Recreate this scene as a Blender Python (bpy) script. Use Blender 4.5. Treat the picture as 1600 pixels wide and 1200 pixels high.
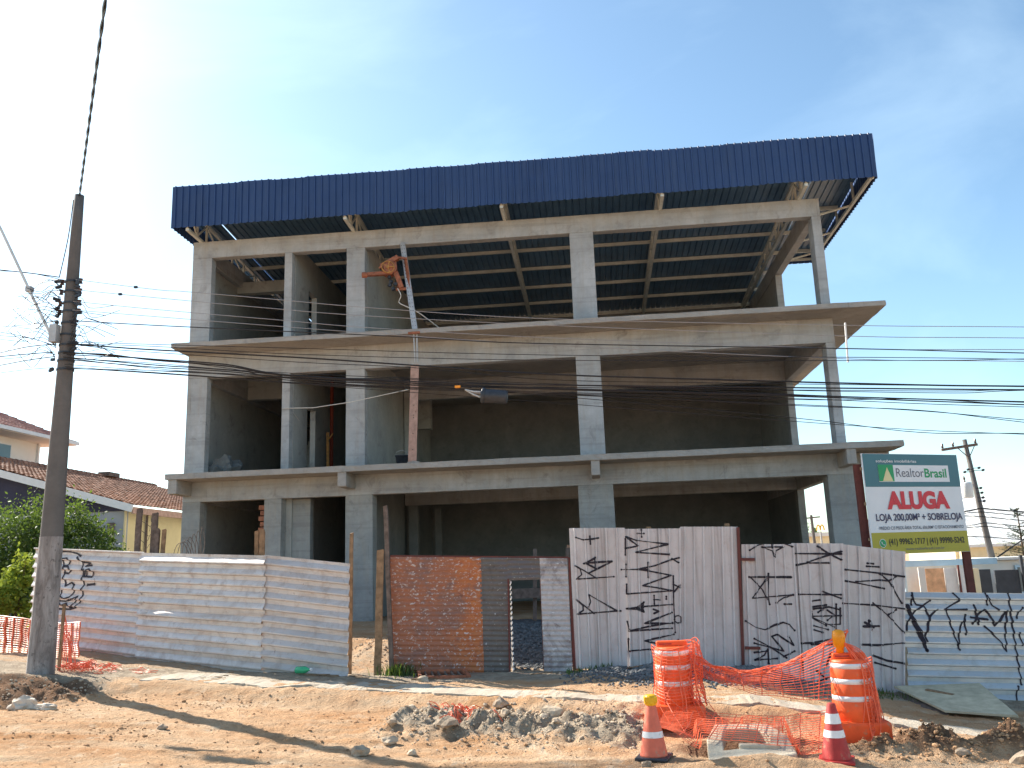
import bpy, bmesh, math, random
from mathutils import Vector, Matrix, noise
random.seed(7)
R = math.radians
for o in list(bpy.data.objects): bpy.data.objects.remove(o)
scene = bpy.context.scene
COL = scene.collection

# ------------------------------------------------------------------ camera
cam_d = bpy.data.cameras.new('camera'); cam = bpy.data.objects.new('camera', cam_d); COL.objects.link(cam)
YAW, PITCH, ROLL = R(-5.169), R(11.876), R(-2.0345)
_f = Vector((math.sin(YAW)*math.cos(PITCH), math.cos(YAW)*math.cos(PITCH), math.sin(PITCH)))
_r = Vector((math.cos(YAW), -math.sin(YAW), 0)); _u = _r.cross(_f)
_R = math.cos(ROLL)*_r + math.sin(ROLL)*_u; _U = -math.sin(ROLL)*_r + math.cos(ROLL)*_u
CAM = Vector((12.049, -24.4, 1.9))
cam.matrix_world = Matrix(((_R.x, _U.x, -_f.x, CAM.x), (_R.y, _U.y, -_f.y, CAM.y), (_R.z, _U.z, -_f.z, CAM.z), (0, 0, 0, 1)))
cam_d.sensor_width = 36; cam_d.lens = 36*1345.07/1600; cam_d.clip_end = 3000
scene.camera = cam

# ------------------------------------------------------------------ sky and sun
SUN_EL, SUN_DIR = R(35), (-0.845, 0.535)
world = bpy.data.worlds.new('World'); scene.world = world; world.use_nodes = True
wn, wl = world.node_tree.nodes, world.node_tree.links; wn.clear()
wout = wn.new('ShaderNodeOutputWorld'); wbg = wn.new('ShaderNodeBackground'); sky = wn.new('ShaderNodeTexSky')
sky.sky_type = 'NISHITA'; sky.sun_disc = False; sky.sun_elevation = SUN_EL
sky.sun_rotation = math.atan2(SUN_DIR[0], SUN_DIR[1]) % (2*math.pi)
sky.air_density = 1.0; sky.dust_density = 1.5; sky.ozone_density = 1.2; sky.altitude = 900
wbg.inputs['Strength'].default_value = 0.112
# thin cirrus over the whole sky
tc = wn.new('ShaderNodeTexCoord'); mp = wn.new('ShaderNodeMapping'); mp.inputs['Scale'].default_value = (1.2, 3.4, 2.6); mp.inputs['Rotation'].default_value = (0.3, 0.5, 0.9)
cn = wn.new('ShaderNodeTexNoise'); cn.inputs['Scale'].default_value = 1.7; cn.inputs['Detail'].default_value = 7; cn.inputs['Roughness'].default_value = 0.55; cn.inputs['Distortion'].default_value = 0.6
cr = wn.new('ShaderNodeMapRange'); cr.inputs['From Min'].default_value = 0.46; cr.inputs['From Max'].default_value = 0.85; cr.inputs['To Max'].default_value = 0.10
cm = wn.new('ShaderNodeMix'); cm.data_type = 'RGBA'; cm.inputs[7].default_value = (11, 11.6, 12.2, 1)
wl.new(tc.outputs['Generated'], mp.inputs[0]); wl.new(mp.outputs[0], cn.inputs['Vector']); wl.new(cn.outputs['Fac'], cr.inputs['Value'])
wl.new(cr.outputs[0], cm.inputs[0]); wl.new(sky.outputs[0], cm.inputs[6]); tn = wn.new('ShaderNodeMix'); tn.data_type = 'RGBA'; tn.blend_type = 'MULTIPLY'; tn.inputs[0].default_value = 1.0; tn.inputs[7].default_value = (0.95, 1.06, 1.0, 1); wl.new(cm.outputs[2], tn.inputs[6]); wl.new(tn.outputs[2], wbg.inputs['Color']); wl.new(wbg.outputs[0], wout.inputs[0])
sun_d = bpy.data.lights.new('sun', 'SUN'); sun_d.energy = 5.0; sun_d.angle = R(0.53); sun_d.color = (1.0, 0.93, 0.82)
sun = bpy.data.objects.new('sun', sun_d); COL.objects.link(sun)
_s = Vector((SUN_DIR[0]*math.cos(SUN_EL), SUN_DIR[1]*math.cos(SUN_EL), math.sin(SUN_EL)))
sun.rotation_euler = (-_s).to_track_quat('-Z', 'Y').to_euler(); sun.location = (-20, 10, 30)
scene.view_settings.view_transform = 'Standard'; scene.view_settings.look = 'None'
scene.view_settings.exposure = 1.2; scene.view_settings.gamma = 1.0
scene.render.resolution_x, scene.render.resolution_y = 1024, 768

# ------------------------------------------------------------------ materials
def new_mat(name):
    m = bpy.data.materials.new(name); m.use_nodes = True
    return m, m.node_tree.nodes, m.node_tree.links, m.node_tree.nodes['Principled BSDF']
def ntex(n, l, scale, detail=6, rough=0.6, coord='Object', stretch=None, dist=0.0):
    t = n.new('ShaderNodeTexCoord'); mpn = n.new('ShaderNodeMapping'); x = n.new('ShaderNodeTexNoise')
    if stretch: mpn.inputs['Scale'].default_value = stretch
    x.inputs['Scale'].default_value = scale; x.inputs['Detail'].default_value = detail; x.inputs['Roughness'].default_value = rough; x.inputs['Distortion'].default_value = dist
    l.new(t.outputs[coord], mpn.inputs[0]); l.new(mpn.outputs[0], x.inputs['Vector'])
    return x.outputs['Fac']
def rng(n, l, src, a, b, c=0.0, d=1.0):
    x = n.new('ShaderNodeMapRange'); l.new(src, x.inputs['Value'])
    for k, v in zip(('From Min', 'From Max', 'To Min', 'To Max'), (a, b, c, d)): x.inputs[k].default_value = v
    return x.outputs[0]
def mix(n, l, fac, a, b, mode='MIX'):
    x = n.new('ShaderNodeMix'); x.data_type = 'RGBA'; x.blend_type = mode
    for s, i in ((fac, 0), (a, 6), (b, 7)):
        if isinstance(s, (int, float)): x.inputs[i].default_value = s
        elif isinstance(s, tuple): x.inputs[i].default_value = (*s[:3], 1)
        else: l.new(s, x.inputs[i])
    return x.outputs[2]
def bump(n, l, h, strength=0.3, dist=0.02):
    b = n.new('ShaderNodeBump'); b.inputs['Strength'].default_value = strength; b.inputs['Distance'].default_value = dist
    l.new(h, b.inputs['Height']); return b.outputs[0]
def simple(name, c, rough=0.6, metal=0.0, var=0.25, scale=6, bmp=0.15, spec=0.4, spots=None):
    m, n, l, p = new_mat(name)
    f = ntex(n, l, scale, 7, 0.62)
    col = mix(n, l, rng(n, l, f, 0.3, 0.7), tuple(x*(1-var) for x in c), tuple(min(1, x*(1+var)) for x in c))
    if spots:
        g = ntex(n, l, spots[1], 5, 0.6); col = mix(n, l, rng(n, l, g, spots[2], spots[2]+0.08), col, spots[0])
    l.new(col, p.inputs['Base Color']); p.inputs['Roughness'].default_value = rough; p.inputs['Metallic'].default_value = metal
    p.inputs['Specular IOR Level'].default_value = spec
    if bmp: l.new(bump(n, l, ntex(n, l, scale*5, 4), bmp, 0.01), p.inputs['Normal'])
    return m
def concrete(name, c1, c2, dark=(0.16, 0.15, 0.14), warm=(0.36, 0.31, 0.25), bs=0.35, streak=0.5):
    m, n, l, p = new_mat(name)
    a = ntex(n, l, 0.9, 8, 0.62, dist=0.4); b = ntex(n, l, 7, 6, 0.65); s = ntex(n, l, 1.6, 6, 0.7, stretch=(3.2, 3.2, 0.35))
    d = ntex(n, l, 2.3, 9, 0.7, dist=0.8); e = ntex(n, l, 45, 3)
    col = mix(n, l, rng(n, l, a, 0.32, 0.68), c1, c2)
    col = mix(n, l, rng(n, l, s, 0.47, 0.72, 0, streak), col, warm)
    if streak: col = mix(n, l, rng(n, l, ntex(n, l, 1.1, 5, 0.6, stretch=(.25, .25, 7)), 0.52, 0.62, 0, 0.22), col, dark); col = mix(n, l, rng(n, l, ntex(n, l, 3.1, 6, 0.7, stretch=(2.6, 2.6, .22)), 0.60, 0.72, 0, 0.5), col, dark)
    col = mix(n, l, rng(n, l, d, 0.55, 0.72, 0, 0.6), col, dark)
    col = mix(n, l, rng(n, l, b, 0.25, 0.75, 0.0, 0.35), col, (1, 1, 1), 'OVERLAY') if False else mix(n, l, rng(n, l, b, 0.35, 0.7, 0.0, 0.22), col, tuple(x*0.62 for x in c1))
    col = mix(n, l, rng(n, l, e, 0.62, 0.75, 0, 0.3), col, tuple(x*0.55 for x in c1))
    l.new(col, p.inputs['Base Color']); p.inputs['Roughness'].default_value = 0.92; p.inputs['Specular IOR Level'].default_value = 0.2
    hsum = n.new('ShaderNodeMath'); hsum.operation = 'ADD'; l.new(b, hsum.inputs[0]); l.new(e, hsum.inputs[1])
    l.new(bump(n, l, hsum.outputs[0], bs, 0.02), p.inputs['Normal'])
    return m
M = {}
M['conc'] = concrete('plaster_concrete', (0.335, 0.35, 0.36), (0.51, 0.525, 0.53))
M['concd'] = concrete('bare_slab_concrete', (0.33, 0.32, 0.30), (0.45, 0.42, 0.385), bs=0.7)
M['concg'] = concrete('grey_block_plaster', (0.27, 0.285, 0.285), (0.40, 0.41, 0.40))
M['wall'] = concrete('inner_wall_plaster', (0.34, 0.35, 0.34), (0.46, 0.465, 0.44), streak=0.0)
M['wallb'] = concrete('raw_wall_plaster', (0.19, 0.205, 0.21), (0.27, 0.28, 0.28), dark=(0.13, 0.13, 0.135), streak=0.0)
M['walk'] = concrete('pavement_concrete', (0.43, 0.37, 0.29), (0.56, 0.50, 0.41), dark=(0.40, 0.28, 0.17), warm=(0.50, 0.34, 0.21), bs=0.9)
M['precast'] = concrete('precast_concrete', (0.46, 0.39, 0.29), (0.62, 0.55, 0.43), dark=(0.30, 0.20, 0.13), warm=(0.5, 0.34, 0.21))
M['pole'] = concrete('pole_concrete', (0.115, 0.105, 0.10), (0.18, 0.165, 0.155), warm=(0.2, 0.16, 0.14), bs=0.3)
M['navy'] = simple('navy_painted_sheet', (0.017, 0.046, 0.145), 0.42, 0.0, 0.12, 1.5, 0.03, 0.5, spots=((0.3, 0.33, 0.4), 60, 0.76))
_n, _l = M['navy'].node_tree.nodes, M['navy'].node_tree.links; _p = _n['Principled BSDF']; _src = _p.inputs['Base Color'].links[0].from_socket
_oi = _n.new('ShaderNodeObjectInfo'); _st = ntex(_n, _l, 2.2, 6, 0.7, stretch=(2.5, 2.5, .3))
_c = mix(_n, _l, rng(_n, _l, _oi.outputs['Random'], 0, 1, 0, 0.45), _src, (0.028, 0.065, 0.18)); _c = mix(_n, _l, rng(_n, _l, _st, 0.52, 0.75, 0, 0.4), _c, (0.055, 0.09, 0.18)); _l.new(_c, _p.inputs['Base Color'])
M['deck'] = simple('dark_roof_underside', (0.095, 0.18, 0.29), 0.4, 0.0, 0.2, 1.5, 0.03)
M['steel'] = simple('cream_primed_steel', (0.56, 0.585, 0.55), 0.55, 0.0, 0.15, 3, 0.05)
M['galv'] = simple('galvanised_steel', (0.46, 0.46, 0.46), 0.5, 0.3, 0.15, 8, 0.05)
M['rustor'] = simple('rusty_orange_paint', (0.30, 0.105, 0.055), 0.7, 0.0, 0.45, 9, 0.3, spots=((0.12, 0.06, 0.04), 14, 0.62))
M['darkred'] = simple('dark_red_primer', (0.13, 0.035, 0.028), 0.7, 0.0, 0.3, 6, 0.2)
M['black'] = simple('black_cable_sheath', (0.015, 0.015, 0.017), 0.5, 0, 0.2, 4, 0)
M['alu'] = simple('aluminium_conductor', (0.33, 0.33, 0.34), 0.5, 0.4, 0.1, 4, 0)
M['dkplastic'] = simple('dark_grey_plastic', (0.035, 0.04, 0.05), 0.45, 0, 0.3, 12, 0.1)
M['white'] = simple('white_paint', (0.72, 0.72, 0.71), 0.5, 0, 0.06, 5, 0.05)
M['orange'] = simple('orange_plastic', (0.85, 0.115, 0.025), 0.5, 0, 0.14, 5, 0.1, spots=((0.56, 0.22, 0.11), 9, 0.59))
M['conered'] = simple('worn_red_cone', (0.42, 0.035, 0.03), 0.6, 0, 0.25, 7, 0.2, spots=((0.42, 0.16, 0.1), 8, 0.58))
M['coneor'] = simple('faded_orange_cone', (0.72, 0.16, 0.09), 0.6, 0, 0.15, 7, 0.2, spots=((0.5, 0.28, 0.18), 8, 0.58))
M['reflect'] = simple('reflective_band', (0.78, 0.77, 0.76), 0.35, 0, 0.1, 8, 0.05, spots=((0.5, 0.40, 0.32), 9, 0.58))
M['net'] = simple('orange_net', (0.92, 0.17, 0.075), 0.45, 0, 0.2, 9, 0)
M['yellow'] = simple('yellow_plastic', (0.8, 0.42, 0.01), 0.4, 0, 0.12, 6, 0)
M['ochre'] = simple('worn_ochre_paint', (0.42, 0.20, 0.05), 0.6, 0, 0.4, 14, 0.2)
M['amber'] = simple('amber_lens', (0.85, 0.30, 0.01), 0.25, 0, 0.12, 9, 0)
M['wood'] = simple('weathered_wood', (0.27, 0.17, 0.10), 0.85, 0, 0.4, 9, 0.5, 0.2)
M['woodgrey'] = simple('grey_old_wood', (0.16, 0.12, 0.10), 0.9, 0, 0.4, 11, 0.5, 0.2)
M['plank'] = simple('pink_form_board', (0.42, 0.27, 0.22), 0.85, 0, 0.25, 7, 0.3, 0.2, spots=((0.2, 0.09, 0.06), 6, 0.66))
M['ply'] = simple('old_plywood', (0.50, 0.43, 0.30), 0.85, 0, 0.25, 5, 0.3, 0.2)
M['spray'] = simple('black_spray_paint', (0.028, 0.022, 0.032), 0.6, 0, 0.4, 25, 0, 0.3)
M['rope'] = simple('white_rope', (0.6, 0.58, 0.53), 0.8, 0, 0.1, 8, 0)
M['tarp'] = simple('dark_grey_tarp', (0.13, 0.14, 0.14), 0.6, 0, 0.3, 5, 0.2)
M['rock'] = simple('grey_brown_stone', (0.38, 0.29, 0.21), 0.95, 0, 0.4, 7, 0.6, 0.2)
M['clod'] = simple('dry_earth_clod', (0.42, 0.25, 0.14), 1.0, 0, 0.35, 5, 0.7, 0.1)
M['clodg'] = simple('grey_clay_clod', (0.47, 0.37, 0.27), 1.0, 0, 0.35, 5, 0.7, 0.1)
M['gravel'] = simple('dark_crushed_stone', (0.13, 0.135, 0.14), 0.9, 0, 0.5, 9, 0.5, 0.3)
M['leaf'] = simple('green_leaf', (0.055, 0.095, 0.024), 0.6, 0, 0.45, 1.2, 0, 0.3)
M['leafy'] = simple('yellow_green_leaf', (0.20, 0.26, 0.035), 0.55, 0, 0.4, 1.5, 0, 0.3)
M['leafd'] = simple('dark_conifer_needles', (0.045, 0.075, 0.03), 0.7, 0, 0.4, 1.0, 0, 0.3)
for k in ('leaf', 'leafy'):
    p = M[k].node_tree.nodes['Principled BSDF']; p.inputs['Transmission Weight'].default_value = 0.0
    n, l = M[k].node_tree.nodes, M[k].node_tree.links
    tr = n.new('ShaderNodeBsdfTranslucent'); ad = n.new('ShaderNodeMixShader'); ad.inputs[0].default_value = 0.24
    tr.inputs['Color'].default_value = (0.22, 0.33, 0.04, 1) if k == 'leaf' else (0.42, 0.5, 0.06, 1)
    l.new(p.outputs[0], ad.inputs[1]); l.new(tr.outputs[0], ad.inputs[2]); l.new(ad.outputs[0], n['Material Output'].inputs[0])
M['bark'] = simple('bark', (0.12, 0.085, 0.06), 0.95, 0, 0.4, 10, 0.5, 0.1)
M['tile'] = simple('clay_roof_tile', (0.27, 0.14, 0.095), 0.85, 0, 0.45, 2.5, 0.3, 0.2, spots=((0.10, 0.065, 0.05), 3.5, 0.57))
M['tilep'] = simple('pinkish_roof_tile', (0.36, 0.18, 0.15), 0.85, 0, 0.3, 2.5, 0.3, 0.2)
M['cream'] = simple('cream_house_paint', (0.78, 0.75, 0.69), 0.8, 0, 0.08, 1.0, 0.1, 0.2)
M['yellowall'] = simple('yellow_house_paint', (0.70, 0.58, 0.33), 0.85, 0, 0.12, 1.0, 0.1, 0.2)
M['greywall'] = simple('grey_house_render', (0.34, 0.35, 0.36), 0.9, 0, 0.15, 1.0, 0.1, 0.2)
M['darknavy'] = simple('dark_navy_boards', (0.035, 0.033, 0.06), 0.7, 0, 0.2, 2.0, 0.1)
M['glass'] = simple('window_glass', (0.10, 0.16, 0.18), 0.08, 0, 0.1, 1.0, 0, 0.6)
M['blue'] = simple('light_blue_paint', (0.45, 0.62, 0.74), 0.6, 0, 0.1, 2, 0.05)
M['whroof'] = simple('pale_metal_roof', (0.68, 0.67, 0.64), 0.55, 0, 0.14, 0.6, 0.05)
M['whwall'] = simple('pale_yellow_wall', (0.75, 0.66, 0.45), 0.8, 0, 0.12, 1, 0.05)
M['panelo'] = simple('orange_stained_panel', (0.72, 0.42, 0.24), 0.8, 0, 0.35, 2.2, 0.1)
M['paneld'] = simple('dark_slate_panel', (0.05, 0.055, 0.065), 0.7, 0, 0.2, 3, 0.1)
M['sgteal'] = simple('sign_teal_print', (0.055, 0.17, 0.21), 0.45, 0, 0.05, 3, 0)
M['sgwhite'] = simple('sign_white_print', (0.74, 0.75, 0.78), 0.45, 0, 0.03, 3, 0)
M['sgolive'] = simple('sign_mustard_print', (0.42, 0.36, 0.035), 0.45, 0, 0.04, 3, 0)
M['sgred'] = simple('sign_red_letters', (0.62, 0.03, 0.05), 0.45, 0, 0.05, 3, 0)
M['sgnavy'] = simple('sign_navy_letters', (0.03, 0.025, 0.09), 0.45, 0, 0.05, 3, 0)
M['sggreen'] = simple('sign_green_print', (0.015, 0.30, 0.11), 0.45, 0, 0.05, 3, 0)
M['sgsand'] = simple('sign_sand_print', (0.72, 0.62, 0.34), 0.45, 0, 0.05, 3, 0)
M['sgblack'] = simple('sign_black_letters', (0.03, 0.03, 0.02), 0.45, 0, 0.05, 3, 0)
M['sggrey'] = simple('sign_grey_letters', (0.12, 0.13, 0.17), 0.45, 0, 0.05, 3, 0)
M['greenpet'] = simple('green_bottle_plastic', (0.05, 0.42, 0.2), 0.2, 0, 0.1, 5, 0)
M['bag'] = simple('dusty_white_sack', (0.60, 0.50, 0.40), 0.8, 0, 0.2, 6, 0.3)
M['brick'] = simple('red_clay_brick', (0.33, 0.14, 0.085), 0.9, 0, 0.3, 6, 0.4, 0.2)
M['insul'] = simple('brown_porcelain', (0.09, 0.05, 0.04), 0.3, 0, 0.2, 5, 0)
M['redcloth'] = simple('red_pipe', (0.25, 0.04, 0.02), 0.7, 0, 0.2, 6, 0)
M['trafo'] = simple('pale_grey_enamel', (0.62, 0.63, 0.62), 0.5, 0, 0.1, 3, 0)
# sheet metal with worn paint: c base, d dirt, r rust
def sheet_mat(name, c, d, r, metal=0.0, rough=0.5, rust=0.64, dirt=0.5, along='x'):
    m, n, l, p = new_mat(name)
    a = ntex(n, l, 1.3, 7, 0.65, stretch=(0.35, 0.35, 2.2) if along == 'x' else (2.2, 2.2, 0.3)); b = ntex(n, l, 5, 8, 0.7, dist=0.5); e = ntex(n, l, 38, 3)
    col = mix(n, l, rng(n, l, a, 0.35, 0.68), c, tuple(x*0.78 for x in c))
    col = mix(n, l, rng(n, l, b, dirt, dirt+0.2, 0, 0.55), col, d)
    if along == 'z': col = mix(n, l, rng(n, l, ntex(n, l, 1.0, 5, 0.6, stretch=(11, 11, .16)), 0.54, 0.66, 0, 0.6), col, tuple(x*0.6 for x in d))
    else: col = mix(n, l, rng(n, l, ntex(n, l, 1.0, 5, 0.6, stretch=(.2, .2, 9)), 0.56, 0.68, 0, 0.45), col, d)
    g = ntex(n, l, 3.4, 9, 0.75, dist=0.25); col = mix(n, l, rng(n, l, g, rust, rust+0.06, 0, 0.8), col, r)
    col = mix(n, l, rng(n, l, e, 0.69, 0.73, 0, 0.7), col, r)
    l.new(col, p.inputs['Base Color']); p.inputs['Metallic'].default_value = metal
    l.new(rng(n, l, b, 0.3, 0.7, rough-0.12, rough+0.2), p.inputs['Roughness'])
    l.new(bump(n, l, ntex(n, l, 9, 4), 0.12, 0.02), p.inputs['Normal'])
    return m
M['sheeth'] = sheet_mat('aged_zinc_sheet', (0.64, 0.58, 0.55), (0.36, 0.275, 0.23), (0.18, 0.10, 0.07), 0.28, 0.44, rust=0.62, dirt=0.48)
M['sheetv'] = sheet_mat('white_painted_sheet', (0.66, 0.615, 0.605), (0.48, 0.40, 0.37), (0.20, 0.12, 0.09), 0.0, 0.5, rust=0.66, along='z')
M['sheetr'] = sheet_mat('bare_grey_sheet', (0.58, 0.60, 0.62), (0.40, 0.38, 0.36), (0.25, 0.16, 0.12), 0.45, 0.4, rust=0.70)
def gate_mat(name, c, c2, fleck, patch, dark, fl=0.585, pt=0.5, left=None):
    m, n, l, p = new_mat(name)
    a = ntex(n, l, 1.5, 8, 0.7, dist=0.7); b = ntex(n, l, 7, 8, 0.72, dist=0.6); f = ntex(n, l, 17, 5, 0.6, stretch=(1, 1, 1.5)); h = ntex(n, l, 5.5, 6, 0.7)
    col = mix(n, l, rng(n, l, b, 0.35, 0.65), c, c2)
    if left:                                         # older red-brown paint on the left part of the leaf
        t = n.new('ShaderNodeTexCoord'); sx = n.new('ShaderNodeSeparateXYZ'); l.new(t.outputs['Object'], sx.inputs[0])
        w = n.new('ShaderNodeMath'); w.operation = 'MULTIPLY_ADD'; l.new(a, w.inputs[0]); w.inputs[1].default_value = 1.6; l.new(sx.outputs[0], w.inputs[2])
        col = mix(n, l, rng(n, l, w.outputs[0], 0.05, 0.45, 0.85, 0), col, left)
    col = mix(n, l, rng(n, l, a, pt, pt+0.12, 0, 0.8), col, patch)
    col = mix(n, l, rng(n, l, b, 0.60, 0.68, 0, 0.7), col, dark)
    s_ = n.new('ShaderNodeMath'); s_.operation = 'MULTIPLY'; l.new(rng(n, l, f, fl, fl+0.03), s_.inputs[0]); l.new(rng(n, l, h, 0.42, 0.56), s_.inputs[1])
    col = mix(n, l, s_.outputs[0], col, fleck)
    l.new(col, p.inputs['Base Color']); p.inputs['Roughness'].default_value = 0.65; l.new(bump(n, l, b, 0.25, 0.02), p.inputs['Normal'])
    return m
M['gateo'] = gate_mat('orange_gate_sheet', (0.50, 0.175, 0.055), (0.40, 0.12, 0.05), (0.55, 0.48, 0.46), (0.21, 0.12, 0.10), (0.13, 0.055, 0.04), fl=0.565, pt=0.48, left=(0.33, 0.13, 0.075))
M['gateg'] = gate_mat('grey_gate_sheet', (0.16, 0.14, 0.125), (0.12, 0.10, 0.09), (0.50, 0.48, 0.47), (0.13, 0.115, 0.12), (0.07, 0.05, 0.045), fl=0.62)
M['gatew'] = gate_mat('white_gate_sheet', (0.52, 0.49, 0.485), (0.40, 0.37, 0.37), (0.6, 0.58, 0.57), (0.20, 0.17, 0.17), (0.09, 0.06, 0.055), pt=0.49)

# ground: red earth with zones of grey clay / gravel / damp brown given by a vertex attribute
def ground_mat():
    m, n, l, p = new_mat('bare_earth')
    at = n.new('ShaderNodeAttribute'); at.attribute_name = 'zone'; sep = n.new('ShaderNodeSeparateColor'); l.new(at.outputs['Color'], sep.inputs[0])
    a = ntex(n, l, 0.55, 8, 0.65, dist=0.5); b = ntex(n, l, 4.5, 8, 0.7); c = ntex(n, l, 26, 6, 0.7); d = ntex(n, l, 1.4, 7, 0.65, stretch=(0.25, 1.6, 1), dist=0.3)
    red = mix(n, l, rng(n, l, a, 0.33, 0.66), (0.50, 0.26, 0.12), (0.66, 0.43, 0.26))
    red = mix(n, l, rng(n, l, d, 0.44, 0.68, 0, 0.75), red, (0.66, 0.50, 0.34))
    red = mix(n, l, rng(n, l, b, 0.52, 0.75, 0, 0.6), red, (0.34, 0.16, 0.075))
    clay = mix(n, l, rng(n, l, b, 0.35, 0.65), (0.31, 0.245, 0.18), (0.56, 0.46, 0.345))
    grav = mix(n, l, rng(n, l, c, 0.35, 0.65), (0.06, 0.06, 0.065), (0.22, 0.22, 0.225))
    damp = mix(n, l, rng(n, l, b, 0.35, 0.65), (0.14, 0.08, 0.05), (0.28, 0.165, 0.10))
    br = n.new('ShaderNodeMath'); br.operation = 'MULTIPLY_ADD'; l.new(b, br.inputs[0]); br.inputs[1].default_value = 1.0; br.inputs[2].default_value = -0.5
    def zone(ch):
        s = n.new('ShaderNodeMath'); s.operation = 'ADD'; l.new(sep.outputs[ch], s.inputs[0]); l.new(br.outputs[0], s.inputs[1]); return rng(n, l, s.outputs[0], 0.35, 0.65)
    pale = ntex(n, l, 2.2, 8, 0.7, dist=0.6); red = mix(n, l, rng(n, l, pale, 0.56, 0.66, 0, 0.6), red, (0.70, 0.57, 0.42)); col = mix(n, l, zone(0), red, clay); col = mix(n, l, zone(1), col, grav); col = mix(n, l, zone(2), col, damp)
    col = mix(n, l, rng(n, l, c, 0.3, 0.72, 0, 0.4), col, mix(n, l, 0.5, col, (0.12, 0.07, 0.045)))
    l.new(col, p.inputs['Base Color']); p.inputs['Roughness'].default_value = 1.0; p.inputs['Specular IOR Level'].default_value = 0.1
    s = n.new('ShaderNodeMath'); s.operation = 'ADD'; l.new(b, s.inputs[0]); l.new(c, s.inputs[1])
    l.new(bump(n, l, s.outputs[0], 0.9, 0.07), p.inputs['Normal'])
    return m
M['ground'] = ground_mat()

# ------------------------------------------------------------------ builders
WLOC = {}
def wloc(o):
    return WLOC.get(o.name, Vector((0, 0, 0))) if o else Vector((0, 0, 0))
def thing(name, label, cat, loc=(0, 0, 0), group=None):
    o = bpy.data.objects.new(name, None); COL.objects.link(o); o.location = loc; o.empty_display_size = 0.2
    o['label'] = label; o['category'] = cat
    if group: o['group'] = group
    WLOC[o.name] = Vector(loc); return o
def tag(o, label, cat, group=None):
    o['label'] = label; o['category'] = cat
    if group: o['group'] = group
    return o
class MB:
    def __init__(s): s.v = []; s.f = []
    def add(s, vs, fs):
        b = len(s.v); s.v += [tuple(x) for x in vs]; s.f += [tuple(i+b for i in f) for f in fs]; return s
    def box(s, x0, x1, y0, y1, z0, z1):
        return s.add([(x0,y0,z0),(x1,y0,z0),(x1,y1,z0),(x0,y1,z0),(x0,y0,z1),(x1,y0,z1),(x1,y1,z1),(x0,y1,z1)],
                     [(3,2,1,0),(4,5,6,7),(0,1,5,4),(1,2,6,5),(2,3,7,6),(3,0,4,7)])
    def bar(s, p, q, w, h, up=(0, 0, 1)):
        p, q = Vector(p), Vector(q); d = (q-p).normalized(); a = d.cross(Vector(up))
        if a.length < 1e-4: a = d.cross(Vector((1, 0, 0)))
        a.normalize(); b = a.cross(d); a = a*w/2; b = b*h/2
        return s.add([p-a-b, p+a-b, p+a+b, p-a+b, q-a-b, q+a-b, q+a+b, q-a+b], [(0,1,2,3),(7,6,5,4),(0,4,5,1),(1,5,6,2),(2,6,7,3),(3,7,4,0)])
    def tube(s, pts, r, n=6, cap=True):
        pts = [Vector(p) for p in pts]; rs = r if isinstance(r, (list, tuple)) else [r]*len(pts); rings = []
        ref = Vector((0.013, 0.021, 1)) if abs((pts[-1]-pts[0]).normalized().z) < 0.9 else Vector((0, 1, 0.02))
        for i, p in enumerate(pts):
            d = (pts[min(i+1, len(pts)-1)]-pts[max(i-1, 0)]).normalized(); a = d.cross(ref)
            if a.length < 1e-5: a = d.cross(Vector((1, 0, 0)))
            a.normalize(); b = d.cross(a)
            rings.append([p+(a*math.cos(2*math.pi*k/n)+b*math.sin(2*math.pi*k/n))*rs[i] for k in range(n)])
        vs = [v for q in rings for v in q]; fs = []
        for i in range(len(pts)-1):
            for k in range(n): fs.append((i*n+k, i*n+(k+1) % n, (i+1)*n+(k+1) % n, (i+1)*n+k))
        if cap: fs += [tuple(reversed(range(n))), tuple((len(pts)-1)*n+k for k in range(n))]
        return s.add(vs, fs)
    def lathe(s, c, prof, n=24, ax=None, sx=1, sy=1, cap=True):
        c = Vector(c); q = Vector((0, 0, 1)).rotation_difference(Vector(ax)) if ax else None; vs = []; fs = []
        for (r, z) in prof:
            for k in range(n):
                v = Vector((r*sx*math.cos(2*math.pi*k/n), r*sy*math.sin(2*math.pi*k/n), z)); vs.append(c+(q @ v if q else v))
        for i in range(len(prof)-1):
            for k in range(n): fs.append((i*n+k, i*n+(k+1) % n, (i+1)*n+(k+1) % n, (i+1)*n+k))
        if cap: fs += [tuple(reversed(range(n))), tuple((len(prof)-1)*n+k for k in range(n))]
        return s.add(vs, fs)
    def prism(s, poly, d):                       # poly: 3D points, extruded along d
        n = len(poly); d = Vector(d); vs = [Vector(p) for p in poly]; vs += [v+d for v in vs]
        return s.add(vs, [tuple(range(n)), tuple(reversed(range(n, 2*n)))]+[(i, i+n, (i+1) % n+n, (i+1) % n) for i in range(n)])
    def build(s, name, mat, parent=None, smooth=False, bevel=0.0, fix=True):
        L = wloc(parent); me = bpy.data.meshes.new(name)
        me.from_pydata([(v[0]-L.x, v[1]-L.y, v[2]-L.z) for v in s.v], [], s.f); me.update()
        if fix:
            bm = bmesh.new(); bm.from_mesh(me); bmesh.ops.recalc_face_normals(bm, faces=bm.faces); bm.to_mesh(me); bm.free()
        if smooth: me.polygons.foreach_set('use_smooth', [True]*len(me.polygons))
        me.materials.append(M[mat] if isinstance(mat, str) else mat)
        o = bpy.data.objects.new(name, me); COL.objects.link(o); WLOC[o.name] = L
        if parent: o.parent = parent
        if bevel:
            b = o.modifiers.new('bevel', 'BEVEL'); b.width = bevel; b.segments = 2; b.limit_method = 'ANGLE'; b.angle_limit = R(40)
        return o
def lerp(a, b, t): return a+(b-a)*t
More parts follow.
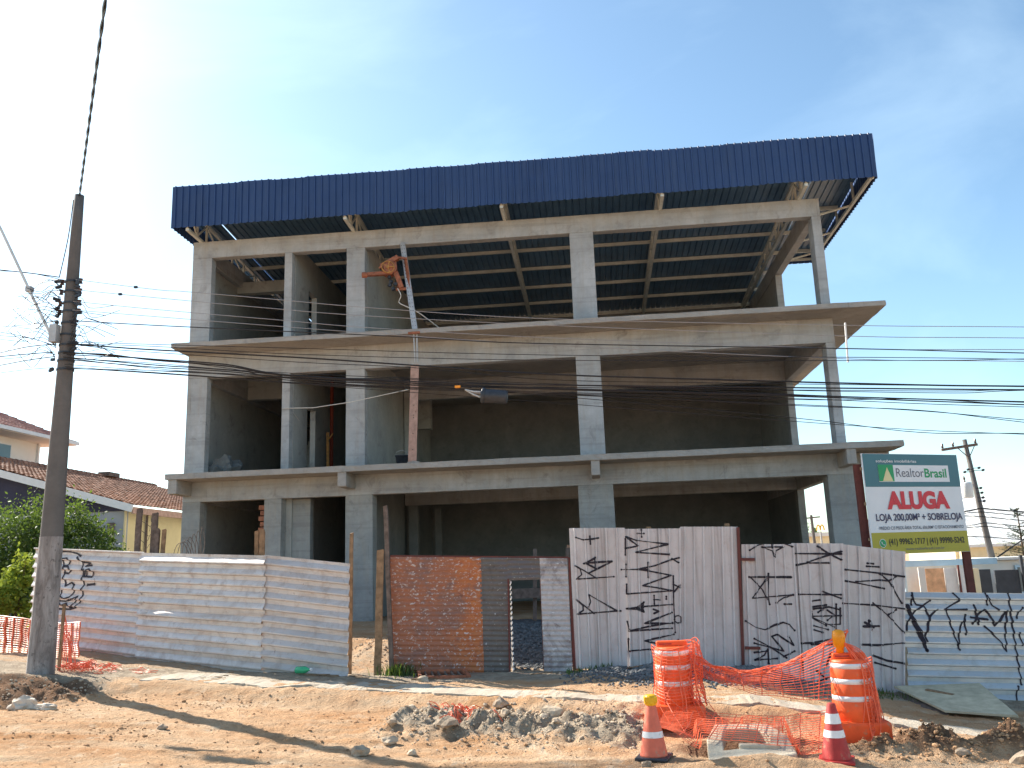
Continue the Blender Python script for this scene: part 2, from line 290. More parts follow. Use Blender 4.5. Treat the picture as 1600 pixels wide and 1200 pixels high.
def sm(t): t = max(0, min(1, t)); return t*t*(3-2*t)
def interp(x, xs, zs):
    if x <= xs[0]: return zs[0]
    for i in range(1, len(xs)):
        if x <= xs[i]: return lerp(zs[i-1], zs[i], (x-xs[i-1])/(xs[i]-xs[i-1]))
    return zs[-1]
def nz(x, y, s, z=0.0): return noise.noise(Vector((x*s, y*s, z)))
def catmull(pts, k=8):
    P = [Vector(p) for p in pts]; out = []
    for i in range(len(P)-1):
        a, b, c, d = P[max(i-1, 0)], P[i], P[i+1], P[min(i+2, len(P)-1)]
        for j in range(k):
            t = j/k; out.append(0.5*((2*b)+(c-a)*t+(2*a-5*b+4*c-d)*t*t+(3*b-a-3*c+d)*t**3))
    return out+[P[-1]]

# ------------------------------------------------------------------ terrain
def zf(x): return interp(x, [-40, -6, .3, 2.6, 5.9, 8, 11.5, 14.4, 16, 17, 19, 24, 80], [.9, .6, .5, .3, .15, .07, .04, -.03, -.3, -.45, -.62, -.8, -1.2])
def zr(x): return interp(x, [-40, 0, 3, 10, 14, 18, 24, 80], [.4, .25, .08, -.25, -.3, -.45, -.6, -1.2])
def yc(x): return interp(x, [-5, 2, 4.7, 8.4, 10.3, 12.5, 17, 30], [-9.6, -9.9, -9.7, -10.4, -11.15, -11.85, -12.35, -13.2])
def gs(x, y, cx, cy, sx, sy): return math.exp(-(((x-cx)/sx)**2+((y-cy)/sy)**2))
def smooth_h(x, y):
    if y >= -8.5:
        zy = lerp(0.62, 0.5, sm((x+4)/4)); zy = lerp(zy, -0.7, sm((x-19.6)/4))
        return lerp(zf(x), zy, sm((y+8.5)/8.0))
    c = yc(x); e = zf(x)-0.03*sm((-8.5-y)/2)
    return lerp(e, zr(x), sm((c-0.05-y)/0.6))
def berm(x, y):
    t = max(0, min(1, (x-9.3)/3.0)); cy = lerp(-12.1, -12.75, t); w = 0.72*sm((x-8.7)/0.8)*sm((12.8-x)/0.5)
    return w*math.exp(-((y-cy)/0.62)**2)
def bank(x, y):
    return sm((4.3-x)/1.0)*sm((x-1.0)/0.6)*gs(0, y, 0, -10.55, 1, 0.62)
def mound(x, y): return max(gs(x, y, 15.7, -13.55, .5, .38), gs(x, y, 16.7, -13.4, .45, .3), gs(x, y, 15.1, -13.75, .35, .25)*.7, 0.8*gs(x, y, 17.4, -13.2, .5, .3))
def gheap(x, y): return max(gs(x, y, 12.3, -9.25, .55, .5)*.55, gs(x, y, 13.2, -9.35, .8, .55), gs(x, y, 14.5, -9.4, .7, .5)*.85)
def ymound(x, y): return max(gs(x, y, 7.7, -6.2, .9, .8), gs(x, y, 6.2, -5.4, 1.2, .9)*.8)
def ground_z(x, y):
    z = smooth_h(x, y)
    if x < -8 or x > 26 or y < -24 or y > 6: return z
    b = berm(x, y); bk = bank(x, y); mo = mound(x, y); gh = gheap(x, y)
    z += 0.035*nz(x, y, .7)+0.018*nz(x, y, 2.3, 4)
    rough = 0.45+0.55*min(1, max(b, bk, mo))
    z += rough*(0.04*nz(x, y, 5.5, 9)+0.028*nz(x, y, 12, 2)+0.012*nz(x, y, 19, 7))
    r = abs(nz(x, y, 3.6, 5))
    z += b*(0.16+0.42*(0.40-r)+0.17*nz(x, y, 6.5, 6)+0.11*abs(nz(x, y, 13, 2)))+mo*(0.18+0.30*(0.4-abs(nz(x, y, 4.2, 3)))+0.13*nz(x, y, 8, 6)+0.06*abs(nz(x, y, 15, 3)))+bk*(0.10+0.25*(0.35-r))
    z -= 0.22*sm((3.7-x)/0.7)*gs(0, y, 0, -11.25, 1, 0.3)
    z += gh*(0.24+0.03*nz(x, y, 9, 1))+ymound(x, y)*(0.28+0.08*nz(x, y, 4, 8))
    z -= 0.22*gs(x, y, 13.62, -13.72, .32, .17)-0.13*gs(x, y, 13.7, -14.33, .7, .17)
    z -= 0.10*gs(x, y, 16.2, -13.0, .28, .22)
    if y < -11.4:                                   # tyre ruts along the street
        for cy, k, dpt in ((-12.9, 0.10, .035), (-13.65, 0.08, .04), (-14.6, 0.05, .03), (-15.4, 0.05, .03), (-16.6, 0.03, .03)):
            yy = cy+0.25*math.sin(x*0.33+cy)+k*(x-7)*0.6; q = (y-yy)/0.11
            if abs(q) < 4 and not (9.4 < x < 17.5 and y > -14.1): z += .75*dpt*(math.exp(-((abs(q)-1.5)/.6)**2)*.7-math.exp(-q*q))*(0.6+0.5*nz(x, y, 1.1, cy))
    return z
def axis(segs):
    out = []
    for a, b, st in segs:
        n = max(1, round((b-a)/st)); out += [a+(b-a)*i/n for i in range(n)]
    return out+[segs[-1][1]]
gx = axis([(-900, -100, 100), (-100, -20, 10), (-20, -2, 1.0), (-2, 3, .12), (3, 18.5, .045), (18.5, 24, .25), (24, 60, 4), (60, 160, 20), (160, 900, 120)])
gy = axis([(-500, -60, 60), (-60, -26, 4), (-26, -17, .25), (-17, -11, .045), (-11, -8, .06), (-8, 0, .16), (0, 12, 1), (12, 60, 6), (60, 1500, 120)])
NX, NY = len(gx), len(gy)
gv = [(x, y, ground_z(x, y)) for y in gy for x in gx]
gf = [(j*NX+i, j*NX+i+1, (j+1)*NX+i+1, (j+1)*NX+i) for j in range(NY-1) for i in range(NX-1)]
me = bpy.data.meshes.new('ground'); me.from_pydata(gv, [], gf); me.update()
ca = me.color_attributes.new('zone', 'FLOAT_COLOR', 'POINT'); buf = []
for (x, y, z) in gv:
    cl = max(min(1, berm(x, y)*1.6), 0.9*sm((4.6-x)/1.6)*sm((y+10.9)/.5)*sm((-8-y)/.8), 0.75*sm((y+9.9)/.6) if y < -8.4 else 0.5*sm((-4-y)/3))
    gr = max(min(1, gheap(x, y)*2.0), (0.9*sm((y+8.2)/.6) if 9.0 < x < 12.5 and y < -1 else 0))
    dm = max(min(1, mound(x, y)*1.1), min(1, bank(x, y)*1.2)*.8, gs(x, y, 13.55, -13.5, .9, .5))
    if not (-3 < x < 25 and -20 < y < 3): cl, gr, dm = 0.35, 0, 0
    buf += [cl, gr, dm, 1]
ca.data.foreach_set('color', buf)
me.polygons.foreach_set('use_smooth', [True]*len(me.polygons)); me.materials.append(M['ground'])
ground = bpy.data.objects.new('ground', me); COL.objects.link(ground); ground['kind'] = 'structure'
# old pavement strip, broken along its street edge
b = MB(); xs = [4.2+0.06*i for i in range(int((17.6-4.2)/.06))]; rows = []
for i, x in enumerate(xs):
    c = yc(x)+0.16*nz(x, 0, 1.6)+0.10*nz(x, 3, 5)+0.05*nz(x, 5, 13)
    w = 1.05+0.25*nz(x, 9, 0.9)+0.1*nz(x, 4, 4)
    ys = [c, c+0.012, c+w*.35, c+w*.7, c+w]
    rows.append([(x, ys[0], ground_z(x, c)-0.10)]+[(x, yy, max(smooth_h(x, c+.1), ground_z(x, yy))+0.010-(0.05 if k == 3 else 0)+.035*nz(x, yy, 1.6, 2)+.015*nz(x, yy, 6)) for k, yy in enumerate(ys[1:])])
for i in range(len(xs)-1):
    b.add(rows[i]+rows[i+1], [(k, k+5, k+6, k+1) for k in range(4)])
walk = b.build('pavement', 'walk'); walk['kind'] = 'structure'

# measured cable heights and spray-paint strokes, in metres
CABLES = {
 'pw1': [(2.44,7.51), (4.07,7.20), (4.67,7.12), (6.51,6.84), (8.06,6.60), (11.32,6.18), (16.54,5.73), (19.46,5.52)],
 'pw2': [(2.43,7.31), (4.08,7.04), (6.51,6.66), (8.06,6.44), (11.31,6.06), (16.52,5.54), (19.43,5.33)],
 'pw3': [(2.42,7.08), (4.09,6.81), (6.52,6.45), (8.06,6.22), (11.30,5.83), (16.50,5.32), (19.40,5.13)],
 'pw4': [(2.42,6.91), (4.10,6.67), (6.52,6.33), (8.06,6.12), (11.30,5.70), (16.48,5.14), (19.37,4.93)],
 'tk5': [(2.42,6.68), (4.11,6.48), (6.52,6.22), (8.86,5.97), (11.07,5.72), (16.50,5.30), (19.39,5.05)],
 'th6': [(2.43,6.26), (4.12,6.11), (6.89,5.87), (11.29,5.49), (17.62,5.07), (19.37,4.94)],
 'tk7': [(2.40,6.23), (3.25,6.12), (4.13,6.01), (6.90,5.70), (8.97,5.44), (11.28,5.15), (14.05,4.90), (17.56,4.61), (19.30,4.49)],
 'bd8': [(2.39,6.06), (4.14,5.82), (5.53,5.64), (6.62,5.39), (8.90,5.14), (11.04,4.96), (17.55,4.53), (19.29,4.42)],
 'bd8b': [(2.39,6.03), (3.26,5.96), (4.14,5.80), (5.53,5.61), (6.62,5.38), (8.90,5.11), (10.01,4.97)],
 'bd9': [(2.40,5.96), (4.15,5.71), (5.53,5.54), (7.67,5.24), (11.26,4.89), (15.56,4.53), (17.53,4.36), (19.26,4.22)],
 'bd9b': [(2.40,5.92), (4.15,5.67), (5.53,5.51), (7.67,5.20), (11.26,4.87), (15.55,4.51), (17.52,4.33), (19.25,4.17)],
 'th10': [(2.41,5.83), (4.15,5.61), (5.53,5.46), (7.67,5.17), (11.26,4.83), (15.55,4.48), (17.52,4.29), (19.25,4.14)],
 'th11': [(2.41,5.75), (4.15,5.58), (7.67,5.13), (11.26,4.79), (15.54,4.38), (17.50,4.17), (19.22,3.92)],
 'th12': [(2.41,5.79), (4.77,5.49), (7.67,5.11), (11.25,4.65), (15.51,4.09), (17.46,3.85), (19.18,3.69)],
 'l1': [(0.79,7.82), (1.59,7.68), (2.12,7.57)],
 'l2': [(0.80,7.79), (1.46,7.71), (2.13,7.53)],
 'l3': [(0.85,7.24), (1.61,7.44), (2.15,7.53)],
 'l4': [(0.87,6.95), (1.64,7.18), (2.14,7.31)],
 'l5': [(0.90,6.65), (1.68,6.67), (2.14,6.70)],
 'l6': [(0.91,6.58), (1.57,6.42), (2.16,6.22)],
 'l7': [(0.95,6.13), (1.58,6.23), (2.16,6.25)],
 'l8': [(0.96,6.07), (1.60,6.09), (2.13,6.10)],
 'l9': [(0.97,5.89), (1.61,5.97), (2.14,6.01)],
 'l10': [(0.98,5.75), (1.62,5.79), (2.13,5.80)],
 'l11': [(0.92,6.50), (1.70,6.38), (2.17,6.18)],
}
TAG_A = [[(0.712,2.513),(0.907,2.537),(1.133,2.521),(1.359,2.48),(1.502,2.42)],
 [(1.409,2.396),(1.57,2.291),(1.619,2.127),(1.618,1.947),(1.672,1.802),(1.629,1.696),(1.655,1.571),(1.573,1.448),(1.449,1.334),(1.262,1.3),(0.732,1.319)],
 [(0.743,2.484),(0.893,2.405),(1.006,2.144),(1.011,1.962),(1.099,1.797),(1.257,1.865),(1.359,1.809),(1.36,1.665),(1.262,1.559),(1.1,1.526),(0.969,1.582),(0.957,1.691)],
 [(0.924,2.385),(1.091,2.389),(1.168,2.322),(1.107,2.242),(0.97,2.219),(1.138,2.204),(1.217,2.12),(1.126,2.059),(0.999,2.081)],
 [(0.791,1.676),(0.803,1.566),(0.928,1.574)],
 [(0.727,1.495),(1.106,1.472),(1.375,1.522),(1.52,1.573),(1.337,1.362),(1.261,1.309)],
 [(0.733,1.441),(0.861,1.421),(0.928,1.447),(1.018,1.383),(1.165,1.435),(1.257,1.345)],
 [(0.758,2.354),(0.871,2.35),(0.74,2.263),(0.786,2.096),(0.754,1.877),(0.777,1.676)],
 [(1.625,2.28),(1.844,2.255),(1.688,2.197),(1.875,2.209)],
 [(1.668,2.125),(1.668,1.982),(1.925,1.966),(1.942,2.064),(1.842,2.138),(1.724,2.106),(1.734,1.998)],
 [(1.78,1.809),(1.992,1.822)],
 [(1.781,1.797),(1.993,1.81)]]
TAG_B = [[(11.677,2.349),(11.802,2.303),(11.964,2.31),(12.081,2.326)],
 [(11.928,2.362),(11.932,2.225)],
 [(11.792,1.883),(11.896,1.893),(12.298,1.906)],
 [(12.004,1.984),(12.004,1.769)],
 [(11.803,1.882),(11.996,1.968)],
 [(11.849,1.876),(12.001,1.792)],
 [(12.298,1.901),(11.886,1.717)],
 [(11.64,1.849),(11.725,1.79),(11.747,1.688),(11.64,1.613),(12.317,1.635)],
 [(11.652,1.845),(11.819,1.742),(12.018,1.612)],
 [(11.634,1.256),(11.742,1.152),(11.743,1.068),(11.632,1.007),(12.338,1.042),(11.855,1.338),(11.883,1.215),(11.832,1.116)],
 [(11.634,1.256),(11.929,1.014)],
 [(12.384,1.043),(12.404,1.04)],
 [(12.858,2.441),(12.857,2.316)],
 [(12.785,2.38),(12.9,2.375)],
 [(12.576,2.326),(12.783,2.159),(12.552,2.123)],
 [(12.562,2.292),(12.545,2.01)],
 [(12.587,2.326),(12.755,2.258),(13.319,2.169),(12.73,2.048),(13.328,1.988)],
 [(12.46,1.754),(12.937,1.742)],
 [(12.546,1.841),(12.533,1.628)],
 [(12.756,1.75),(13.055,1.801),(13.356,1.898),(13.489,1.924)],
 [(12.756,1.748),(12.936,1.715),(13.336,1.624),(12.817,1.463),(13.051,1.422),(13.339,1.357),(12.525,1.328),(12.536,1.494)],
 [(12.941,1.861),(12.928,1.604)],
 [(13.368,1.913),(13.476,1.842)],
 [(13.369,1.611),(13.344,1.17),(13.332,0.646)],
 [(13.359,1.467),(13.473,1.408)],
 [(13.372,1.345),(13.47,1.453)],
 [(13.003,1.213),(13.104,1.21)],
 [(13.008,1.284),(13.003,1.141)],
 [(13.22,1.262),(13.217,1.218)],
 [(12.51,1.074),(12.691,1.091),(12.821,1.175)],
 [(12.821,1.175),(12.786,1.088),(12.81,1.01)],
 [(12.81,1.01),(12.689,1.058),(12.51,1.074)],
 [(12.69,1.075),(12.803,1.081)],
 [(12.713,1.083),(12.801,1.12)],
 [(12.712,1.068),(12.796,1.043)],
 [(12.827,1.102),(13.311,1.122)],
 [(12.981,1.049),(13.079,1.013),(12.987,0.979)],
 [(13.301,0.985),(12.808,0.813),(13.299,0.803)],
 [(12.507,0.854),(12.542,0.694),(12.917,0.766),(13.3,0.81)],
 [(12.531,0.69),(12.913,0.705),(13.282,0.717)],
 [(13.308,0.614),(12.789,0.516),(13.139,0.435)],
 [(12.512,0.56),(12.51,0.354),(13.069,0.383)],
 [(13.337,0.863),(13.352,0.918),(13.409,0.931),(13.447,0.904),(13.441,0.817),(13.388,0.801),(13.341,0.831)],
 [(13.329,0.441),(13.34,0.505),(13.38,0.532),(13.413,0.439),(13.328,0.437)]]
TAG_C = [[(14.736,2.012),(14.87,2.088),(14.989,2.121)],
 [(15.347,2.108),(15.468,2.048)],
 [(14.956,2.057),(15.318,2.049),(15.185,1.984),(15.151,1.869),(15.127,1.986),(14.956,2.057)],
 [(15.128,2.116),(15.128,2.044)],
 [(14.683,1.551),(15.404,1.523)],
 [(15.211,1.534),(15.404,1.523)],
 [(15.021,1.597),(14.982,1.256),(14.995,1.074)],
 [(15.017,1.552),(14.707,1.185),(15.409,1.224)],
 [(14.716,1.539),(14.893,1.327),(14.995,1.074)],
 [(15.111,1.097),(15.245,1.179),(15.409,1.22)],
 [(15.246,1.071),(15.359,1.067)],
 [(14.559,0.804),(14.72,0.694),(14.875,0.649),(15.042,0.723),(15.193,0.764),(15.292,0.727),(15.372,0.625)],
 [(14.68,0.505),(14.939,0.358),(15.192,0.174)],
 [(14.673,0.431),(15.158,0.286),(14.978,0.535),(15.072,0.566),(15.336,0.374),(15.261,0.527)],
 [(14.66,0.154),(14.825,0.228),(14.892,0.337),(14.88,0.094)],
 [(14.66,0.154),(15.034,0.167)],
 [(14.659,0.276),(14.865,0.293)],
 [(15.149,0.197),(15.338,0.281)],
 [(15.513,1.926),(16.299,1.893)],
 [(15.915,2.038),(16.095,1.905),(16.289,1.795)],
 [(15.505,1.726),(15.714,1.757),(16.078,1.745)],
 [(15.715,1.769),(16.093,1.882),(16.304,1.932)],
 [(15.512,1.228),(16.223,1.199)],
 [(15.903,1.272),(16.065,1.199),(16.216,1.138)],
 [(15.705,1.007),(15.957,1.033)],
 [(15.727,1.108),(15.853,1.12)],
 [(15.724,0.973),(15.998,0.998),(16.173,0.948)],
 [(15.7,0.85),(16.184,0.847)],
 [(15.699,0.951),(15.686,0.828),(15.92,0.687)],
 [(15.709,0.827),(16.052,0.661)],
 [(15.706,0.693),(15.946,0.62)],
 [(15.699,0.627),(15.84,0.578)],
 [(16.126,1.039),(16.08,0.616)],
 [(16.186,0.97),(16.157,0.703),(15.922,0.71)],
 [(15.969,0.943),(16.073,0.862),(15.952,0.776)],
 [(15.808,0.914),(15.906,0.979)],
 [(15.474,0.406),(15.665,0.405),(16.167,0.492)],
 [(15.64,0.384),(16.154,0.37)],
 [(16.338,1.622),(16.882,1.546),(17.343,1.463)],
 [(16.316,1.429),(16.493,1.393),(16.952,1.279)],
 [(16.495,1.412),(16.891,1.426),(17.045,1.405),(17.211,1.029)],
 [(16.903,1.534),(17.045,1.405),(17.178,1.48)],
 [(16.705,1.666),(16.906,1.648)],
 [(16.722,1.716),(16.822,1.705)],
 [(16.241,1.054),(16.741,1.01),(17.277,0.926)],
 [(16.733,1.043),(16.945,0.847),(17.213,0.507)],
 [(16.978,0.846),(17.109,0.92)],
 [(16.532,0.659),(16.788,0.658)],
 [(16.633,0.756),(16.659,0.6)],
 [(16.562,0.725),(16.697,0.639)],
 [(16.465,0.362),(16.729,0.344),(17.197,0.372)],
 [(16.622,0.183),(16.853,0.089),(17.122,0.039)],
 [(16.652,0.062),(16.98,-0.044)],
 [(14.668,-0.121),(15.011,-0.063),(15.093,-0.153),(14.928,-0.237)],
 [(15.457,0.124),(15.441,-0.03)],
 [(15.664,-0.035),(15.826,-0.191)],
 [(15.688,-0.232),(15.919,-0.15)],
 [(15.961,0.243),(15.849,0.026)]]
TAG_D = [[(17.441,1.185),(17.4,0.991)],
 [(17.727,1.049),(17.473,0.904),(17.318,0.74),(17.263,0.574)],
 [(17.313,0.977),(17.362,0.823),(17.472,0.501),(17.562,0.233)],
 [(17.339,0.976),(17.403,0.755),(17.505,0.5),(17.562,0.233)],
 [(17.419,1.143),(17.484,0.988),(17.599,0.968),(17.675,0.78),(17.626,0.597),(17.567,0.465),(17.582,0.382)],
 [(17.816,0.894),(17.675,0.78)],
 [(18.12,1.164),(18.211,1.034),(17.925,0.899),(18.291,0.888)],
 [(17.966,0.89),(18.017,0.586),(18.101,0.227)],
 [(18.088,0.252),(18.136,0.55),(18.278,0.796)],
 [(18.244,0.73),(18.242,0.472)],
 [(18.433,0.951),(18.471,0.632)],
 [(18.373,0.643),(18.477,0.791),(18.589,0.879),(18.661,0.802),(18.731,0.6),(18.964,0.843)],
 [(18.355,0.752),(18.615,0.711)],
 [(18.652,1.147),(18.657,0.953)],
 [(18.671,1.104),(18.738,0.934),(18.819,0.867)],
 [(18.565,0.596),(18.763,0.367),(18.858,0.175),(18.883,0.512),(18.964,0.843)],
 [(19.024,1.135),(19.018,0.758),(19.013,0.228),(19.023,-0.358)],
 [(18.962,-0.389),(18.894,-0.629)],
 [(19.103,0.722),(19.161,0.837),(19.221,0.886)],
 [(19.107,0.473),(19.13,0.275)]]
NET_A_TOP = [(13.04,-12.35,0.80),(13.21,-12.41,0.69),(13.44,-12.48,0.56),(13.75,-12.54,0.48),(14.14,-12.61,0.50),(14.54,-12.67,0.64),(14.94,-12.74,0.85),(15.13,-12.80,0.96)]
NET_A_BOT = [(13.20,-12.30,0.43),(13.31,-12.36,0.39),(13.50,-12.43,0.32),(13.77,-12.49,0.24),(14.12,-12.56,0.15),(14.50,-12.62,0.12),(14.80,-12.69,0.11),(15.00,-12.75,0.13)]
NET_B_TOP = [(12.80,-12.75,0.02),(13.15,-12.79,0.02),(13.66,-12.83,-0.02),(14.04,-12.87,-0.04),(14.42,-12.91,-0.02),(14.84,-12.95,0.07)]
NET_B_BOT = [(12.60,-13.60,0.04),(12.87,-13.70,-0.10),(13.20,-13.80,-0.26),(13.68,-13.90,-0.33),(14.15,-14.00,-0.28),(14.47,-14.10,-0.17)]
OVERHEAD = (6.70,-16.00,8.49)

# ------------------------------------------------------------------ corrugated sheets
def trap_breaks(pitch, top=0.16, slope=0.09):
    # positions inside one pitch and heights of a trapezoidal rib
    return [(0.0, 0), (0.5-top/2-slope, 0), (0.5-top/2, 1), (0.5+top/2, 1), (0.5+top/2+slope, 0)]
class Sheet:
    """bilinear panel bl, br, tr, tl with ribs; ribs vary along u (kind 'v') or along v (kind 'h')."""
    def __init__(s, bl, br, tr, tl, kind, pitch, amp, prof='trap', out=(0, -1, 0), dent=0.012, seed=0, top=.16, slope=.09, rib=None):
        s.c = [Vector(p) for p in (bl, br, tr, tl)]; s.kind, s.pitch, s.amp, s.prof, s.out, s.dent, s.seed = kind, pitch, amp, prof, Vector(out), dent, seed
        s.br = rib or trap_breaks(pitch, top, slope); s.lu = (s.c[1]-s.c[0]).length; s.lv = (s.c[3]-s.c[0]).length
    def h(s, u, v):
        L = u*s.lu if s.kind == 'v' else v*s.lv; t = (L/s.pitch) % 1.0
        if s.prof == 'sine': k = 0.5-0.5*math.cos(2*math.pi*t)
        else:
            br = s.br+[(1.0, 0)]; k = 0
            for i in range(len(br)-1):
                if br[i][0] <= t <= br[i+1][0]: k = lerp(br[i][1], br[i+1][1], (t-br[i][0])/(br[i+1][0]-br[i][0]+1e-9)); break
        return k*s.amp
    def P(s, u, v, off=0.0):
        c = s.c; p = (c[0]*(1-u)+c[1]*u)*(1-v)+(c[3]*(1-u)+c[2]*u)*v
        d = s.dent*(noise.noise(Vector((u*s.lu*1.1+s.seed*7.3, v*s.lv*1.1, s.seed)))+0.5*noise.noise(Vector((u*s.lu*3.1, v*s.lv*3.1, s.seed+5))))
        return p+s.out*(s.h(u, v)+d+off)
    def uv(s, x, z):                              # inverse for a panel whose u runs with x (or its own length) and v with z
        u = v = 0.5
        for _ in range(12):
            c = s.c; e = (c[0]*(1-u)+c[1]*u)*(1-v)+(c[3]*(1-u)+c[2]*u)*v
            du = (c[1]-c[0])*(1-v)+(c[2]-c[3])*v; dv = (c[3]-c[0])*(1-u)+(c[2]-c[1])*u
            det = du.x*dv.z-dv.x*du.z; ex, ez = x-e.x, z-e.z
            u += (ex*dv.z-dv.x*ez)/det; v += (du.x*ez-ex*du.z)/det
        return u, v
    def mesh(s, b=None, n2=10, cut=None):
        b = b or MB(); L = s.lu if s.kind == 'v' else s.lv; ts = [0.0]
        n = int(L/s.pitch)+1
        for i in range(n):
            offs = [q[0] for q in s.br] if s.prof == 'trap' else [k/8 for k in range(8)]
            for o_ in offs:
                t = (i+o_)*s.pitch/L
                if 1e-4 < t < 1-1e-4: ts.append(t)
        ts.append(1.0); ss = [k/n2 for k in range(n2+1)]
        g = [[s.P(t, q) if s.kind == 'v' else s.P(q, t) for q in ss] for t in ts]
        vs = [p for r in g for p in r]; m = len(ss)
        b.add(vs, [(i*m+k, (i+1)*m+k, (i+1)*m+k+1, i*m+k+1) for i in range(len(ts)-1) for k in range(m-1)])
        return b
def thick(o, t=0.003):
    md = o.modifiers.new('thickness', 'SOLIDIFY'); md.thickness = t; md.offset = 0; return o
def ribbon(b, pts, w, surf, off=0.009):
    """spray-paint stroke: pts in (x, z); surf(x, z, off) gives the 3D point on the sheet"""
    P = []
    for i in range(len(pts)-1):
        a, c = Vector(pts[i]), Vector(pts[i+1]); n = max(1, int((c-a).length/0.009))
        P += [a.lerp(c, k/n) for k in range(n)]
    P.append(Vector(pts[-1])); L = []
    for i, p in enumerate(P):
        d = P[min(i+1, len(P)-1)]-P[max(i-1, 0)]
        if d.length < 1e-6: d = Vector((1, 0))
        d.normalize(); nn = Vector((-d.y, d.x)); ww = w*(0.9+0.75*noise.noise(Vector((p.x*2.2, p.y*2.2, 3)))+0.25*noise.noise(Vector((p.x*19, p.y*19, 1))))
        a, m_, c = p+nn*ww, p, p-nn*ww
        L.append([surf(a.x, a.y, off), surf(m_.x, m_.y, off), surf(c.x, c.y, off)])
    b.add([v for r in L for v in r], [(3*i+k, 3*i+3+k, 3*i+4+k, 3*i+1+k) for i in range(len(L)-1) for k in (0, 1)])
    for e in (P[0], P[-1]):                        # blobs where the can paused
        vs = [surf(e.x+w*1.25*math.cos(k*math.pi/4), e.y+w*1.25*math.sin(k*math.pi/4), off+0.001) for k in range(8)]
        b.add(vs, [tuple(range(8))])

# ------------------------------------------------------------------ the unfinished building
Z1, Z2 = 4.77, 8.61                               # top of the two slabs
B = thing('concrete_building', 'unfinished three storey grey concrete building with open bays and navy metal roof', 'building', (9.5, 0, 0.45))
def cbox(name, m, x0, x1, y0, y1, z0, z1, parent=B, bevel=0.012):
    # subdivided a little and jittered so that edges are not ruler straight
    b = MB(); nx, ny, nzz = [max(1, min(40, int(round(abs(d)/0.6)))) for d in (x1-x0, y1-y0, z1-z0)]
    bm = bmesh.new(); idx = {}
    def vert(i, j, k):
        if (i, j, k) not in idx:
            x, y, z = lerp(x0, x1, i/nx), lerp(y0, y1, j/ny), lerp(z0, z1, k/nzz)
            v = Vector((x, y, z)); q = noise.noise_vector(v*1.7)*0.006; idx[(i, j, k)] = bm.verts.new(v+q)
        return idx[(i, j, k)]
    for i in range(nx):
        for j in range(ny):
            for k in (0, nzz): bm.faces.new([vert(i, j, k), vert(i+1, j, k), vert(i+1, j+1, k), vert(i, j+1, k)])
    for i in range(nx):
        for k in range(nzz):
            for j in (0, ny): bm.faces.new([vert(i, j, k), vert(i+1, j, k), vert(i+1, j, k+1), vert(i, j, k+1)])
    for j in range(ny):
        for k in range(nzz):
            for i in (0, nx): bm.faces.new([vert(i, j, k), vert(i, j+1, k), vert(i, j+1, k+1), vert(i, j, k+1)])
    bm.verts.index_update()
    b.v = [tuple(v.co) for v in bm.verts]; b.f = [tuple(v.index for v in f.verts) for f in bm.faces]; bm.free()
    return b.build(name, m, parent, bevel=bevel)
# front columns, storey by storey
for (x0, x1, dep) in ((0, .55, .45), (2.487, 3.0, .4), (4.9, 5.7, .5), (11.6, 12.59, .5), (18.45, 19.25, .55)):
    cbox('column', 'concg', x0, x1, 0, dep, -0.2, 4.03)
for (x0, x1, dep) in ((0, .62, .3), (2.95, 3.19, .3), (4.9, 5.47, .32), (11.72, 12.43, .35), (18.8, 19.06, .5)):
    cbox('column', 'conc', x0, x1, 0, dep, Z1, 7.757)
    cbox('column', 'conc', x0, x1, 0, dep, Z2, 11.57)
# front beams (set 4 mm proud of the columns)
cbox('beam', 'conc', 0, 19.2, -.004, .3, 4.03, 4.61); cbox('beam', 'conc', 0, 19.06, -.004, .3, 7.757, 8.47); cbox('beam', 'conc', 0, 19.06, -.004, .28, 11.57, 12.12)
# middle row: columns, cross beams, side beams
for z0, z1, zb, m in ((-.2, 4.03, 4.61, 'concg'), (Z1, 7.76, 8.47, 'conc'), (Z2, 11.57, 12.12, 'conc')):
    cbox('column', m, 18.8, 19.03, 5.29, 5.65, z0, z1)
    cbox('beam', 'conc', 18.8, 19.04, .3, 10.4, z1, zb)
    cbox('beam', 'conc', .2, .4, .3, 10.4, z1, zb)
    if z1 < 11: cbox('beam', 'conc', 5.47, 18.8, 5.29, 5.55, z1+.02, zb)
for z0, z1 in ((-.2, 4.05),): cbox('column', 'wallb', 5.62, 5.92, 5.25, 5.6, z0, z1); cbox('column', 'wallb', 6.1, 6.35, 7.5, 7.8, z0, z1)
cbox('column', 'wall', 5.47, 5.85, 5.29, 5.6, Z1, 7.78)
cbox('beam', 'wall', 5.47, 6.1, 7.0, 7.35, 7.0, 8.46)
